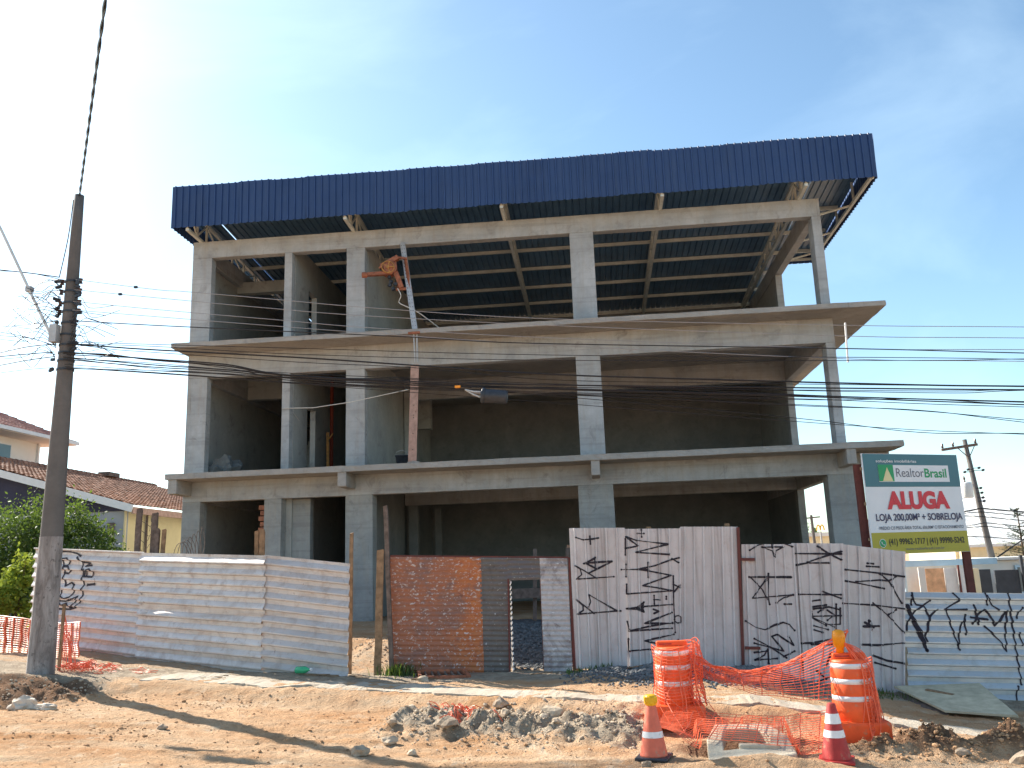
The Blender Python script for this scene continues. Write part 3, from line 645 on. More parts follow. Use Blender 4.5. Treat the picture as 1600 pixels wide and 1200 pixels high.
# slabs with rough cast edges
def slab(z1, t):
    b = MB(); x0, x1, y0, y1 = -.06, 20.23, -1.0, 10.6; per = []
    n = 150
    for i in range(n): per.append((lerp(x0, x1, i/n), y0))
    for i in range(70): per.append((x1, lerp(y0, y1, i/70)))
    per += [(x1, y1)]+[(lerp(x1, x0, i/20), y1) for i in range(1, 20)]+[(x0, y1)]+[(x0, lerp(y1, y0, i/30)) for i in range(1, 30)]
    def ring(z, amt, s, seed): return [(x+amt*nz(x, y, s, seed), y+amt*nz(x, y, s, seed+3), z+0.012*nz(x, y, 1.3, seed+7)+0.008*nz(x, y, 6, seed)) for x, y in per]
    rs = [ring(z1, .012, 4, 1), ring(z1-.02, .016, 5, 2), ring(z1-t*.55, .018, 6, 2), ring(z1-t, .008, 3, 4)]
    N = len(per); vs = [v for r in rs for v in r]; fs = [(k*N+i, k*N+(i+1) % N, (k+1)*N+(i+1) % N, (k+1)*N+i) for k in range(3) for i in range(N)]
    fs += [tuple(range(N)), tuple(reversed(range(3*N, 4*N)))]
    return b.add(vs, fs).build('slab', 'concd', B)
s1 = slab(Z1, .16); s2 = slab(Z2, .14)
for x0, x1 in ((.02, .28), (4.95, 5.2), (12.0, 12.24), (18.75, 19.0)):   # cantilever brackets under the first slab
    cbox('bracket', 'concd', x0, x1, -.97, -.004, 4.2, 4.61, B, 0.02)
cbox('bracket', 'concd', 19.2, 20.2, .12, .42, 4.28, 4.61, B, 0.02)
# inner walls, one per storey
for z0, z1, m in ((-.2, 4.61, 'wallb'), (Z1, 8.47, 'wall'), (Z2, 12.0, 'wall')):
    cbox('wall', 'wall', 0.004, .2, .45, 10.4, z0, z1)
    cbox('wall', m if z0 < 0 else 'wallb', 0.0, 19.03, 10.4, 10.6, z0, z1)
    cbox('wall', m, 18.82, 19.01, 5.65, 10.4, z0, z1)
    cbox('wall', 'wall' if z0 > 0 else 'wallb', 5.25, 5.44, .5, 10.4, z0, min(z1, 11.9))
    # wall of the middle bay with its door opening
    dh = z0+2.25 if z0 > 0 else 2.5
    for y0, y1, a, c in ((.4, 1.66, z0, z1), (1.66, 2.46, dh, z1), (2.46, 10.4, z0, z1)):
        cbox('wall', 'wall', 2.99, 3.17, y0, y1, a, c)
cbox('beam', 'wall', .2, 2.99, 2.9, 3.2, 11.35, 11.75); cbox('beam', 'wall', .2, 2.99, 3.6, 3.9, 7.75, 8.47)
for k in range(9):                                 # broken brick edge beside the ground floor bay
    b = MB().box(2.30+.05*(k % 2), 2.48, .06, .28, 2.45+k*.16, 2.58+k*.16); b.build('brick', 'brick', B, bevel=.006)
st = MB()
for k in range(12): st.box(1.5, 2.95, 4.0+.27*k, 4.0+.27*(k+1)+.02, Z1+.004, Z1+.175*(k+1))
st.build('stair', 'wall', B)
st = MB()
for k in range(12): st.box(1.5, 2.95, 4.0+.27*k, 4.0+.27*(k+1)+.02, .5, .5+.175*(k+1))
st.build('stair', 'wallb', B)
# plaster smears on the ground floor pier
cbox('pier', 'concg', 3.0, 3.7, .5, .8, -.1, 4.03)

# roof: deck falling gently to the back, purlins, trusses, fascia
def zd(y): return 13.0-.08*y
def deck_mesh(x0, x1, y0, y1):
    s = Sheet((x0, y0, zd(y0)), (x1, y0, zd(y0)), (x1, y1, zd(y1)), (x0, y1, zd(y1)), 'v', .21, .034, out=(0, 0, 1), dent=0.004, seed=3)
    return s.mesh(n2=8)
roof = deck_mesh(.62, 19.08, -1.0, 11.2).build('roof', 'deck', B); thick(roof)
deck_mesh(19.085, 20.42, -1.0, 6.12).build('roof_sheet', 'deck', roof)
deck_mesh(-.2, .575, -1.0, 11.2).build('roof_sheet', 'deck', roof)
for y in (-.85, 2.35, 3.96, 5.55, 7.28, 8.93, 10.5):
    MB().box(-.15, 20.3 if y < 6 else 19.03, y-.03, y+.03, zd(y)-.125, zd(y)-.012).build('purlin', 'steel', roof)
for x in (.25, 5.12, 9.8, 14.46, 18.5):
    b = MB(); w = .05; lo = lambda y: 12.165-.03*max(0, y); hi = lambda y: zd(y)-.17
    b.bar((x, -.95, lo(-.95)), (x, 10.6, lo(10.6)), .1, .08); b.bar((x, -.95, hi(-.95)), (x, 10.3, hi(10.3)), .1, .08)
    ys = [-.92, -.3]+[.35+.98*k for k in range(10)]
    for i, y in enumerate(ys):
        b.box(x-.03, x+.03, y-.03, y+.03, lo(y), hi(y))
        if i+1 < len(ys):
            y2 = ys[i+1]; a, c = (lo(y)+.04, hi(y2)-.04) if i % 2 else (hi(y)-.04, lo(y2)+.04)
            b.bar((x, y, a), (x, y2, c), .045, .045, (1, 0, 0))
    b.build('truss', 'steel', roof)
# fascia panels, one metre sheets each with five ribs
xs = [-.21+20.64*i/20 for i in range(21)]
for i in range(20):
    dz = random.uniform(-.02, .02)
    s = Sheet((xs[i]-.01, -1.0-(.016 if i % 2 else 0), 12.215+dz), (xs[i+1]+.01, -1.0-(.016 if i % 2 else 0), 12.215+dz), (xs[i+1]+.01, -1.03, 13.54+dz), (xs[i]-.01, -1.03, 13.54+dz), 'v', .2085, .045, dent=.01, seed=i, top=.14, slope=.07)
    thick(s.mesh(n2=5).build('fascia_panel', 'navy', roof))
ysd = [-1.0+7.1*i/7 for i in range(8)]
for i in range(7):
    s = Sheet((20.44, ysd[i], 12.215), (20.44, ysd[i+1], 12.215), (20.46, ysd[i+1], 13.54), (20.46, ysd[i], 13.54), 'v', .2085, .034, out=(1, 0, 0), dent=.004, seed=40+i)
    thick(s.mesh(n2=4).build('fascia_panel', 'navy', roof))
s = Sheet((19.1, 6.12, 12.215), (20.44, 6.12, 12.215), (20.44, 6.12, 13.5), (19.1, 6.12, 13.5), 'v', .2085, .034, dent=.004, seed=60); thick(s.mesh(n2=4).build('fascia_panel', 'navy', roof))
s = Sheet((-.21, 11, 12.215), (-.21, -1, 12.215), (-.21, -1, 13.54), (-.21, 11, 13.54), 'v', .2085, .034, out=(-1, 0, 0), dent=.004, seed=61); thick(s.mesh(n2=4).build('fascia_panel', 'navy', roof))
b = MB(); b.box(20.30, 20.38, -.95, 6.05, 12.26, 12.35); b.box(20.30, 20.38, -.95, 6.05, 13.3, 13.38)
for y in (-.9, .9, 2.7, 4.4, 6.0): b.box(20.31, 20.37, y-.03, y+.03, 12.35, 13.3)
b.box(19.1, 20.3, 6.0, 6.06, 12.3, 12.38); b.build('fascia_frame', 'steel', roof)
b = MB()
for x in (.25, 5.12, 9.8, 14.46, 18.5, 20.34): b.box(x-.03, x+.03, -.96, -.9, 12.2, 13.45)
b.box(-.15, 20.3, -.955, -.905, 13.2, 13.27); b.build('fascia_frame', 'steel', roof)
b = MB()
for y in (1.2, 3.4, 5.2): b.bar((19.04, y, 12.0), (20.3, y, 12.3), .05, .05)
b.build('outrigger', 'steel', roof)

# ------------------------------------------------------------------ things left on the floors
t = thing('hoist_post', 'leaning perforated grey steel post at the edge of the top floor', 'post', (7.18, -.9, Z2))
pb, pt = Vector((7.18, -.9, Z2)), Vector((6.655, -.07, 11.62)); d = (pt-pb)
b = MB(); b.bar(pb, pt, .15, .02, (0, 1, 0)); b.bar(pb+Vector((-.07, .03, 0)), pt+Vector((-.07, .03, 0)), .012, .08, (0, 1, 0)); b.bar(pb+Vector((.07, .03, 0)), pt+Vector((.07, .03, 0)), .012, .08, (0, 1, 0)); b.build('channel', 'galv', t)
b = MB()
for k in range(1, 24):
    c = pb+d*(k/24); 
    for sx in (-.035, .035): b.lathe(c+Vector((sx, -.012, 0)), [(.013, -.003), (.013, .003)], 6, (0, 1, .25))
b.build('hole', 'black', t)['kind'] = 'stuff'
MB().bar((7.17, -1.015, 8.5), (7.2, -1.02, 7.62), .03, .03).bar((7.26, -1.015, 8.5), (7.27, -1.02, 7.62), .03, .03).build('lower_rod', 'galv', t)
MB().box(7.02, 7.36, -1.1, -1.02, 8.44, 8.5).build('clamp', 'rustor', t)
t = thing('hoist', 'orange rusty winch hoist bolted to the leaning steel post', 'hoist', (6.6, -.5, 10.3))
MB().bar((6.80, -.33, 11.0), (6.96, -.48, 10.0), .07, .07).bar((6.5, -.5, 11.0), (6.86, -.36, 10.98), .06, .06).bar((6.55, -.5, 9.98), (7.02, -.48, 10.0), .07, .07).bar((6.52, -.5, 11.0), (6.62, -.5, 9.98), .05, .05).build('bracket', 'rustor', t)
b = MB(); b.lathe((6.36, -.52, 10.62), [(.12, -.2), (.2, -.19), (.2, -.16), (.12, -.15), (.12, .15), (.2, .16), (.2, .19), (.12, .2)], 18, (.35, -1, .1)); b.build('drum', 'rustor', t)
b = MB()
for k in range(5):
    a = k*2*math.pi/5; b.bar((6.36, -.73, 10.62), (6.36+.17*math.cos(a), -.74, 10.62+.17*math.sin(a)), .03, .03)
b.lathe((6.36, -.73, 10.62), [(.17, -.02), (.195, -.02), (.195, .02), (.17, .02)], 20, (.35, -1, .1), cap=False); b.lathe((6.36, -.75, 10.62), [(.05, -.02), (.05, .02)], 10, (0, 1, 0)); b.build('wheel', 'ochre', t)
MB().bar((6.1, -.5, 10.72), (6.62, -.5, 10.98), .17, .13).bar((6.08, -.56, 10.64), (6.34, -.6, 10.8), .14, .05).build('housing', 'rustor', t)
MB().bar((6.45, -.6, 10.47), (5.78, -.88, 10.37), .14, .10).lathe((5.72, -.9, 10.355), [(.03, -.10), (.085, -.09), (.085, .04), (.05, .08)], 10, (1, .3, .05)).build('jib', 'rustor', t)
MB().bar((6.55, -.52, 10.5), (6.72, -.5, 10.02), .16, .14).build('motor', 'rustor', t)
b = MB()
for i, (x, z) in enumerate(((6.36, 10.35), (6.42, 10.2), (6.38, 10.1), (6.48, 9.98), (6.55, 10.12))): b.lathe((x, -.58, z), [(.02, -.05), (.06, -.04), (.06, .04), (.02, .05)], 8, (.4*(-1)**i, .2, 1))
b.build('pulley', 'dkplastic', t)
tag(MB().tube(catmull([(6.62, -.6, 9.98), (6.72, -.62, 9.75), (6.66, -.6, 9.55), (6.95, -.7, 9.35), (7.3, -.6, 9.15), (7.9, .2, 8.75)]), .014).build('hoist_rope', 'rope'), 'pale rope hanging below the orange hoist to the slab', 'rope')
t = thing('plank', 'pinkish wooden form board standing upright on the first floor slab edge', 'plank', (7.1, -.9, Z1))
bd = MB().bar((7.06, -.88, Z1+.01), (7.17, -.9, 7.58), .235, .045, (0, 1, 0)).build('board', 'plank', t, bevel=.006)
b = MB()
for z in (5.15, 5.6, 6.05, 6.12, 6.4, 6.8, 7.2): b.lathe((7.075+.035*(z-5), -.912, z), [(.018, -.004), (.018, .004)], 8, (0, 1, 0))
b.build('knot', 'woodgrey', t)
b = MB()
for k in range(7): b.box(6.9+.05*k+random.uniform(0, .03), 6.97+.05*k, -.95, -.85, Z1, Z1+random.uniform(.03, .07))
tag(b.build('rubble', 'concd'), 'crumbs of mortar at the foot of the pinkish board', 'rubble')
tag(MB().tube([(2.97, -.03, 6.69), (4.0, -.3, 6.60), (5.2, -.55, 6.66), (7.0, -.93, 6.86)], .012).tube([(3.18, .05, 6.70), (3.18, .9, 6.45)], .008).build('tie_rope', 'rope'), 'taut pale rope from the narrow column to the pinkish board', 'rope')
def lump(name, mat, c, sx, sy, sz, amp, fr, seed, parent=None, sub=3):
    bm = bmesh.new(); bmesh.ops.create_icosphere(bm, subdivisions=sub, radius=1.0); c = Vector(c)
    for v in bm.verts:
        k = 1+amp*noise.noise(v.co*fr+Vector((seed*3.1, seed, 0)))+amp*.5*noise.noise(v.co*fr*2.3+Vector((seed, 4, 9)))
        v.co = Vector((v.co.x*sx*k, v.co.y*sy*k, max(-.35, v.co.z)*sz*k))+c
    b = MB(); bm.verts.index_update(); b.v = [tuple(v.co) for v in bm.verts]; b.f = [tuple(v.index for v in f.verts) for f in bm.faces]; bm.free()
    return b.build(name, mat, parent)
tag(lump('tarpaulin', 'tarp', (.95, .75, Z1+.16), .48, .4, .42, .75, 2.2, 3), 'crumpled grey tarpaulin heaped behind the corner column upstairs', 'tarpaulin')
t = thing('bucket', 'black plastic bucket on the floor beside the pinkish board', 'bucket', (6.55, .1, Z1))
MB().lathe((6.55, .1, Z1), [(.13, 0), (.15, .02), (.19, .33), (.205, .33), (.205, .36), (.185, .36), (.14, .04), (0.01, .04)], 18, cap=False).build('body', 'dkplastic', t, True)
MB().tube([(6.36, .1, Z1+.33), (6.4, .02, Z1+.45), (6.55, -.02, Z1+.5), (6.7, .02, Z1+.45), (6.74, .1, Z1+.33)], .007).build('handle', 'galv', t)
tag(lump('rubble_heap', 'brick', (7.62, .2, Z1+.02), .22, .15, .12, .6, 3, 9), 'small reddish heap of rubble right of the pinkish board', 'rubble')
tag(MB().tube([(3.36, 3.6, Z1), (3.36, 3.6, 8.4)], .06, 8).build('downpipe', 'redcloth'), 'dark red pipe standing in the narrow middle bay', 'pipe')
tag(MB().bar((3.5, 2.8, Z1+.004), (3.38, 3.1, 6.4), .09, .03).bar((3.4, 3.0, 6.1), (3.6, 3.0, 6.35), .05, .03).build('long_tool', 'ochre'), 'ochre long handled tool leaning in the middle bay upstairs', 'tool')
t = thing('plastic_chair', 'white plastic chair back showing in the ground floor bay', 'chair', (3.3, .9, .5))
MB().bar((3.1, .95, 1.3), (3.0, 1.0, 2.72), .05, .05).bar((3.42, .95, 1.3), (3.26, 1.0, 2.62), .05, .05).bar((3.02, 1.0, 2.7), (3.27, 1.0, 2.6), .05, .08).build('backrest', 'white', t)
MB().box(3.05, 3.5, .6, 1.05, 1.24, 1.3).build('seat', 'white', t)
for x, y in ((3.08, .63), (3.46, .63), (3.08, 1.0), (3.46, 1.0)): MB().bar((x, y, .45), (x, y, 1.24), .04, .04).build('leg', 'white', t)

# ------------------------------------------------------------------ fences
def group_surf(sheets):
    def f(x, z, off):
        best = None
        for s in sheets:
            u, v = s.uv(x, z); e = max(0, -u, u-1)+max(0, -v, v-1)
            if best is None or e < best[0]: best = (e, s, u, v)
        _, s, u, v = best; return s.P(min(1, max(0, u)), min(1, max(0, v)), off)
    return f
LAP = [(0.0, 0), (0.30, 0), (0.39, 1), (0.50, 1), (0.93, 0)]      # rib: steep underside, long upper slope
# zinc hoarding of sheets laid flat, beside the concrete pole
F1 = thing('zinc_hoarding', 'dented zinc sheet hoarding with sheets laid lengthwise beside the concrete pole', 'fence', (3, -7.5, .2))
PL = [((-.5, -5.8), (2.75, -7.05), (.56, .30), (2.66, 2.43)), ((2.66, -7.06), (5.88, -8.53), (.28, .12), (2.42, 2.235)), ((5.82, -8.50), (7.56, -8.74), (.16, -.05), (2.25, 2.03))]
panel_sheets = []
for pi, (a, c, zb, zt) in enumerate(PL):
    dd = Vector((c[0]-a[0], c[1]-a[1], 0)).normalized(); out = Vector((dd.y, -dd.x, 0))
    cuts = [0, .5, 1] if pi == 1 else ([0, .46, 1] if pi == 0 else [0, 1])
    for k in range(len(cuts)-1):
        lo, hi = cuts[k], cuts[k+1]; o_ = out*(0.006*k)
        f = lambda q, i: Vector((q[0], q[1], lerp(zb[i], zt[i], lo)))+o_; g = lambda q, i: Vector((q[0], q[1], lerp(zb[i], zt[i], hi)))+o_
        jit = [random.uniform(-.035, .035) for _ in range(4)]
        s = Sheet(f(a, 0)+dd*jit[0], f(c, 1)+dd*jit[1], g(c, 1)+dd*jit[2], g(a, 0)+dd*jit[3], 'h', .205, .054, out=out, dent=.018, seed=70+pi*3+k, rib=LAP)
        thick(s.mesh(n2=26).build('sheet', 'sheeth', F1)); panel_sheets.append(s)
A0 = Vector((-.5, -5.8, 0)); T0 = Vector((3.25, -1.25, 0)).normalized()
def surfA(sx, z, off):
    x = A0.x+T0.x*sx
    return group_surf(panel_sheets[:2])(x, z, off)
for s_ in TAG_A:
    b = MB(); ribbon(b, s_, .021, surfA); b.build('graffiti_stroke', 'spray', F1, fix=False)
def stake(p, q, w, h, mat, parent, name='post'):
    p, q = Vector(p), Vector(q); b = MB(); n = 7; pts = []
    up = Vector((0, 1, 0)); d = (q-p).normalized(); a = d.cross(up).normalized(); e = a.cross(d); rs = []
    sd = random.random()*50
    for i in range(n+1):
        c = p.lerp(q, i/n)+a*.012*noise.noise(Vector((i*.7, sd, 0)))
        rs += [c+(-a*w-e*h)/2, c+(a*w-e*h)/2, c+(a*w+e*h)/2, c+(-a*w+e*h)/2]
    rs[-1] += d*random.uniform(-.05, .03); rs[-2] += d*random.uniform(-.05, .03); rs[-4] += d*.02
    b.add(rs, [(4*i+k, 4*i+(k+1) % 4, 4*i+4+(k+1) % 4, 4*i+4+k) for i in range(n) for k in range(4)]+[(3, 2, 1, 0), (4*n, 4*n+1, 4*n+2, 4*n+3)])
    return b.build(name, mat, parent)
stake((2.32, -6.7, .3), (2.32, -6.6, 3.36), .11, .07, 'woodgrey', F1); stake((2.74, -6.8, .3), (2.72, -6.7, 3.24), .12, .07, 'woodgrey', F1)
stake((2.87, -6.95, .3), (2.87, -6.85, 2.9), .10, .08, 'woodgrey', F1); stake((2.98, -6.95, .3), (3.02, -6.85, 2.88), .08, .05, 'wood', F1)
stake((5.6, -8.2, .15), (5.6, -8.28, 2.70), .07, .05, 'wood', F1); stake((5.75, -8.3, .15), (5.73, -8.34, 2.72), .09, .06, 'wood', F1)
stake((7.5, -8.55, 0), (7.53, -8.55, 2.57), .06, .05, 'wood', F1); stake((-.3, -5.75, .5), (-.3, -5.72, 2.5), .08, .08, 'wood', F1)
# posts between the hoardings
tag(stake((8.03, -8.62, .0), (8.09, -8.62, 2.25), .125, .05, 'wood', None, 'fence_post'), 'flat brown board post left of the rusty gate', 'post')
tag(stake((8.29, -8.6, .0), (8.17, -8.56, 3.05), .075, .07, 'woodgrey', None, 'fence_post'), 'tall split grey pole leaning beside the rusty gate', 'post')
# rusty gate with wicket opening
G = thing('corrugated_gate', 'rusty orange and grey corrugated gate with a wicket door opening', 'gate', (9.9, -8.5, .05))
def gz(x): t = (x-8.24)/(11.52-8.24); return lerp(.10, .0, t), lerp(2.13, 1.985, t)
def gsheet(x0, x1, mat, lo=None, hi=None, seed=0, yo=0.0):
    b0, t0 = gz(x0); b1, t1 = gz(x1)
    if lo is not None: b0 = b1 = lo
    if hi is not None: t0 = t1 = hi
    s = Sheet((x0, -8.5+yo, b0), (x1, -8.5+yo, b1), (x1, -8.5+yo, t1), (x0, -8.5+yo, t0), 'h', .088, .018, 'sine', dent=.012, seed=seed)
    return thick(s.mesh(n2=14).build('sheet', mat, G), .002)
gsheet(8.25, 9.93, 'gateo', seed=81); gsheet(9.90, 10.41, 'gateg', seed=82, yo=.004); gsheet(10.405, 11.005, 'gateg', lo=1.63, seed=83); gsheet(11.0, 11.50, 'gatew', seed=84, yo=-.002)
b = MB(); (b0, t0), (b1, t1) = gz(8.24), gz(11.52)
b.bar((8.24, -8.47, t0+.012), (11.52, -8.47, t1+.012), .04, .035); b.bar((8.24, -8.47, b0-.02), (10.4, -8.47, b0-.05), .04, .04); b.bar((11.0, -8.47, b1), (11.52, -8.47, b1), .04, .04)
b.bar((8.235, -8.47, b0), (8.235, -8.47, t0), .04, .04, (0, 1, 0)); b.bar((11.525, -8.47, b1), (11.535, -8.47, t1+.02), .035, .04, (0, 1, 0)); b.bar((11.0, -8.46, b1), (11.0, -8.46, 1.64), .025, .03, (0, 1, 0))
b.build('frame', 'darkred', G)
t_ = MB(); t_.bar((10.39, -8.53, .02), (10.42, -8.53, 1.66), .028, .03, (0, 1, 0)); t_.build('door_jamb', 'darkred', G)
s = Sheet((10.43, -8.46, .04), (10.365, -7.88, .06), (10.375, -7.88, 1.63), (10.445, -8.46, 1.63), 'h', .088, .018, 'sine', out=(1, -.1, 0), dent=.006, seed=88)
leaf = thick(s.mesh(n2=8).build('door_leaf', 'gateg', G), .002)
b = MB()
for k in range(18): b.box(10.452, 10.472, -8.52, -8.5, .08+.088*k, .12+.088*k)
b.build('leaf_edge', 'reflect', leaf)
MB().bar((10.4, -8.6, .015), (11.02, -8.6, .0), .14, .05).build('sill_board', 'woodgrey', G)
# timber trestle seen through the wicket
t = thing('timber_trestle', 'grey timber trestle of planks standing in the yard behind the wicket', 'trestle', (10.9, -1.6, .4))
MB().box(9.8, 12.6, -1.62, -1.57, 1.05, 1.3).build('plank', 'woodgrey', t); MB().box(9.8, 12.6, -1.62, -1.57, 1.6, 1.8).build('plank', 'woodgrey', t)
for x in (10.35, 11.2, 12.0): MB().bar((x, -1.52, .35), (x+.08, -1.5, 2.3), .1, .07, (0, 1, 0)).build('leg', 'woodgrey', t)
# white sheets standing upright: first run
def vsheet(parent, xb0, xb1, xt0, xt1, zb0, zb1, zt0, zt1, y, seed, pitch=.172, mat='sheetv'):
    s = Sheet((xb0, y, zb0), (xb1, y, zb1), (xt1, y, zt1), (xt0, y, zt0), 'v', pitch, .055, dent=.014, seed=seed, top=.12, slope=.06)
    thick(s.mesh(n2=12).build('sheet', mat, parent)); return s
F2 = thing('white_hoarding', 'tall run of three whitish upright metal sheets with black graffiti next to the gate', 'fence', (13, -8.5, 0))
V1 = [vsheet(F2, 11.56, 12.46, 11.56, 12.56, .085, .03, 2.52, 2.49, -8.53, 91), vsheet(F2, 12.43, 13.39, 12.53, 13.56, .01, -.01, 2.47, 2.44, -8.50, 92), vsheet(F2, 13.36, 14.42, 13.55, 14.56, -.03, -.05, 2.47, 2.43, -8.53, 93)]
fs_ = group_surf(V1)
for s_ in TAG_B:
    b = MB(); ribbon(b, s_, .0145, fs_); b.build('graffiti_stroke', 'spray', F2, fix=False)
MB().bar((11.5, -8.42, 2.2), (14.5, -8.42, 2.1), .06, .05).build('rail', 'woodgrey', F2); MB().bar((11.5, -8.42, .5), (14.45, -8.42, .4), .06, .05).build('rail', 'woodgrey', F2)
MB().bar((11.55, -8.55, .05), (11.545, -8.55, 1.1), .03, .02, (0, 1, 0)).build('edge_strip', 'darkred', F2)
for x in (11.6, 13.0, 14.4): MB().bar((x, -8.36, -.2), (x, -8.36, 2.5), .08, .08, (0, 1, 0)).build('post', 'wood', F2)
MB().box(12.05, 12.55, -8.6, -8.55, -.07, .03).build('kick_board', 'wood', F2)
# second run, hung like a gate
F3 = thing('white_gate', 'lower run of whitish upright metal sheets hinged like a gate, covered in graffiti', 'gate', (15.8, -8.5, -.2))
V2 = [vsheet(F3, 14.47, 15.42, 14.60, 15.50, -.08, -.20, 2.12, 2.09, -8.52, 95), vsheet(F3, 15.38, 16.16, 15.47, 16.36, -.19, -.33, 2.11, 2.07, -8.495, 96), vsheet(F3, 16.12, 17.08, 16.33, 17.38, -.34, -.47, 2.06, 1.89, -8.53, 97)]
fs_ = group_surf(V2)
for s_ in TAG_C:
    b = MB(); ribbon(b, s_, .016, fs_); b.build('graffiti_stroke', 'spray', F3, fix=False)
MB().bar((14.44, -8.56, -.05), (14.56, -8.56, 2.42), .05, .04, (0, 1, 0)).build('hinge_post', 'darkred', F3)
MB().bar((14.56, -8.57, 1.86), (14.80, -8.57, 1.85), .03, .05).build('hinge', 'darkred', F3); MB().bar((14.50, -8.57, .36), (14.76, -8.57, .35), .03, .05).build('hinge', 'darkred', F3)
MB().bar((14.5, -8.42, 1.9), (17.2, -8.42, 1.7), .06, .05).build('rail', 'woodgrey', F3)
for x in (15.6, 17.1): MB().bar((x, -8.38, -.7), (x, -8.38, 1.85), .08, .08, (0, 1, 0)).build('post', 'wood', F3)
# low run of grey sheets laid flat
F4 = thing('grey_hoarding', 'low bare grey sheet hoarding with sprayed tags below the rental billboard', 'fence', (19, -8.4, -.5))
V3 = []
for k, (lo, hi) in enumerate(((0, .5), (.5, 1))):
    zz = lambda t, e: lerp(-.62 if e == 0 else -.80, 1.215 if e == 0 else 1.03, t)
    s = Sheet((17.15, -8.42-.006*k, zz(lo, 0)), (21.2, -8.42-.006*k, zz(lo, 1)), (21.3, -8.42-.006*k, zz(hi, 1)), (17.25, -8.42-.006*k, zz(hi, 0)), 'h', .185, .05, dent=.014, seed=99+k, rib=LAP)
    thick(s.mesh(n2=26).build('sheet', 'sheetr', F4)); V3.append(s)
fs_ = group_surf(V3)
for i, s_ in enumerate(TAG_D):
    b = MB(); ribbon(b, s_, .026 if i in (2, 3) else .0155, fs_); b.build('graffiti_stroke', 'spray', F4, fix=False)
for x in (17.6, 19.2, 20.8): MB().bar((x, -8.33, -.9), (x, -8.33, 1.1), .08, .08, (0, 1, 0)).build('post', 'wood', F4)

# ------------------------------------------------------------------ rental billboard
S = thing('rental_billboard', 'rental billboard in teal, white and mustard on two brown posts', 'sign', (18.6, -6, -.5))
c0, c1 = Vector((17.455, -6.5, 0)), Vector((19.725, -5.4, 0)); du = (c1-c0).normalized(); WB = (c1-c0).length; nn = Vector((du.y, -du.x, 0)); HB, ZB = 2.01, 1.85
def bp(u, v, off=0.0): return c0+du*(u*WB)+Vector((0, 0, ZB+v*HB))+nn*off
def plate(name, mat, u0, u1, v0, v1, off, th=.002, parent=S):
    b = MB(); q = [bp(u0, v0, off), bp(u1, v0, off), bp(u1, v1, off), bp(u0, v1, off)]; b.prism(q, nn*th); return b.build(name, mat, parent)
board = plate('board', 'sgwhite', 0, 1, 0, 1, -.03, .03)
plate('print', 'sgteal', 0.003, .997, .665, .997, .002); plate('print', 'sgolive', 0.003, .997, .003, .212, .002)
plate('print', 'sgwhite', .145, .885, .715, .885, .006)
plate('print', 'sggreen', .145, .30, .72, .888, .010)
b = MB(); b.prism([bp(.18, .722, .014), bp(.285, .722, .014), bp(.235, .862, .014)], nn*.002); b.build('print', 'sgsand', S)
def text(body, mat, u, v, h, width=None, off=.012, bold=0.0, parent=S):
    cu = bpy.data.curves.new('t', 'FONT'); cu.body = body; cu.size = 1.0; cu.offset = bold; cu.extrude = 0.0
    o = bpy.data.objects.new('t', cu); COL.objects.link(o); dg = bpy.context.evaluated_depsgraph_get(); me = bpy.data.meshes.new_from_object(o.evaluated_get(dg))
    xs = [w.co.x for w in me.vertices]; ys = [w.co.y for w in me.vertices]
    capo = bpy.data.curves.new('c', 'FONT'); 
    x0, x1 = min(xs), max(xs); sy = h/0.70; sx = (width*WB/(x1-x0)) if width else sy
    b = MB(); b.v = [tuple(bp(u, v, off)+du*((w.co.x-x0)*sx)+Vector((0, 0, w.co.y*sy))) for w in me.vertices]; b.f = [tuple(p.vertices) for p in me.polygons]
    bpy.data.objects.remove(o); return b.build('lettering', mat, parent, fix=False)
text('soluções imobiliárias', 'sgwhite', .13, .912, .055, .42, bold=.012)
text('Realtor', 'sggrey', .325, .765, .18, .29, .012, 0.0); text('Brasil', 'sggreen', .622, .762, .18, .235, .012, .022)
text('ALUGA', 'sgred', .195, .452, .32, .655, .012, .055)
text('LOJA 200,00M² + SOBRELOJA', 'sgnavy', .068, .328, .135, .90, .012, .018)
text('PRÉDIO C/3 PISOS ÁREA TOTAL 606,00M² C/ ESTACIONAMENTO', 'sggrey', .09, .24, .062, .875, .012, .012)
text('(41) 99962-1717 | (41) 99990-5242', 'sgblack', .168, .093, .115, .785, .012, .02)
text('www.realtorbrasil.com.br', 'sggrey', .33, .035, .05, .40, .012, 0.0)
def disc(u, v, r, mat, off, n=24):
    b = MB(); q = [bp(u, v, off)+du*(r*math.cos(2*math.pi*k/n))+Vector((0, 0, r*math.sin(2*math.pi*k/n))) for k in range(n)]; b.prism(q, nn*.002); return b.build('print', mat, S)
disc(.105, .108, .085, 'sgwhite', .006); disc(.105, .108, .075, 'sggreen', .010)
b = MB(); b.tube([bp(.105, .108, .015)+du*x+Vector((0, 0, z)) for x, z in ((-.032, .030), (-.03, .005), (-.012, -.018), (.012, -.034), (.034, -.034))], [.012, .008, .008, .008, .012], 6); b.build('print', 'sgwhite', S)
for (x, y, top) in ((17.40, -6.3, 3.66), (19.70, -5.25, 1.95)):
    MB().bar((x, y, -.8), (x, y, top), .15, .09, (0, 1, 0)).build('post', 'darkred', S)
for v in (.15, .5, .85): MB().bar(bp(.0, v, -.07), bp(1.0, v, -.07), .05, .06).build('batten', 'wood', S)

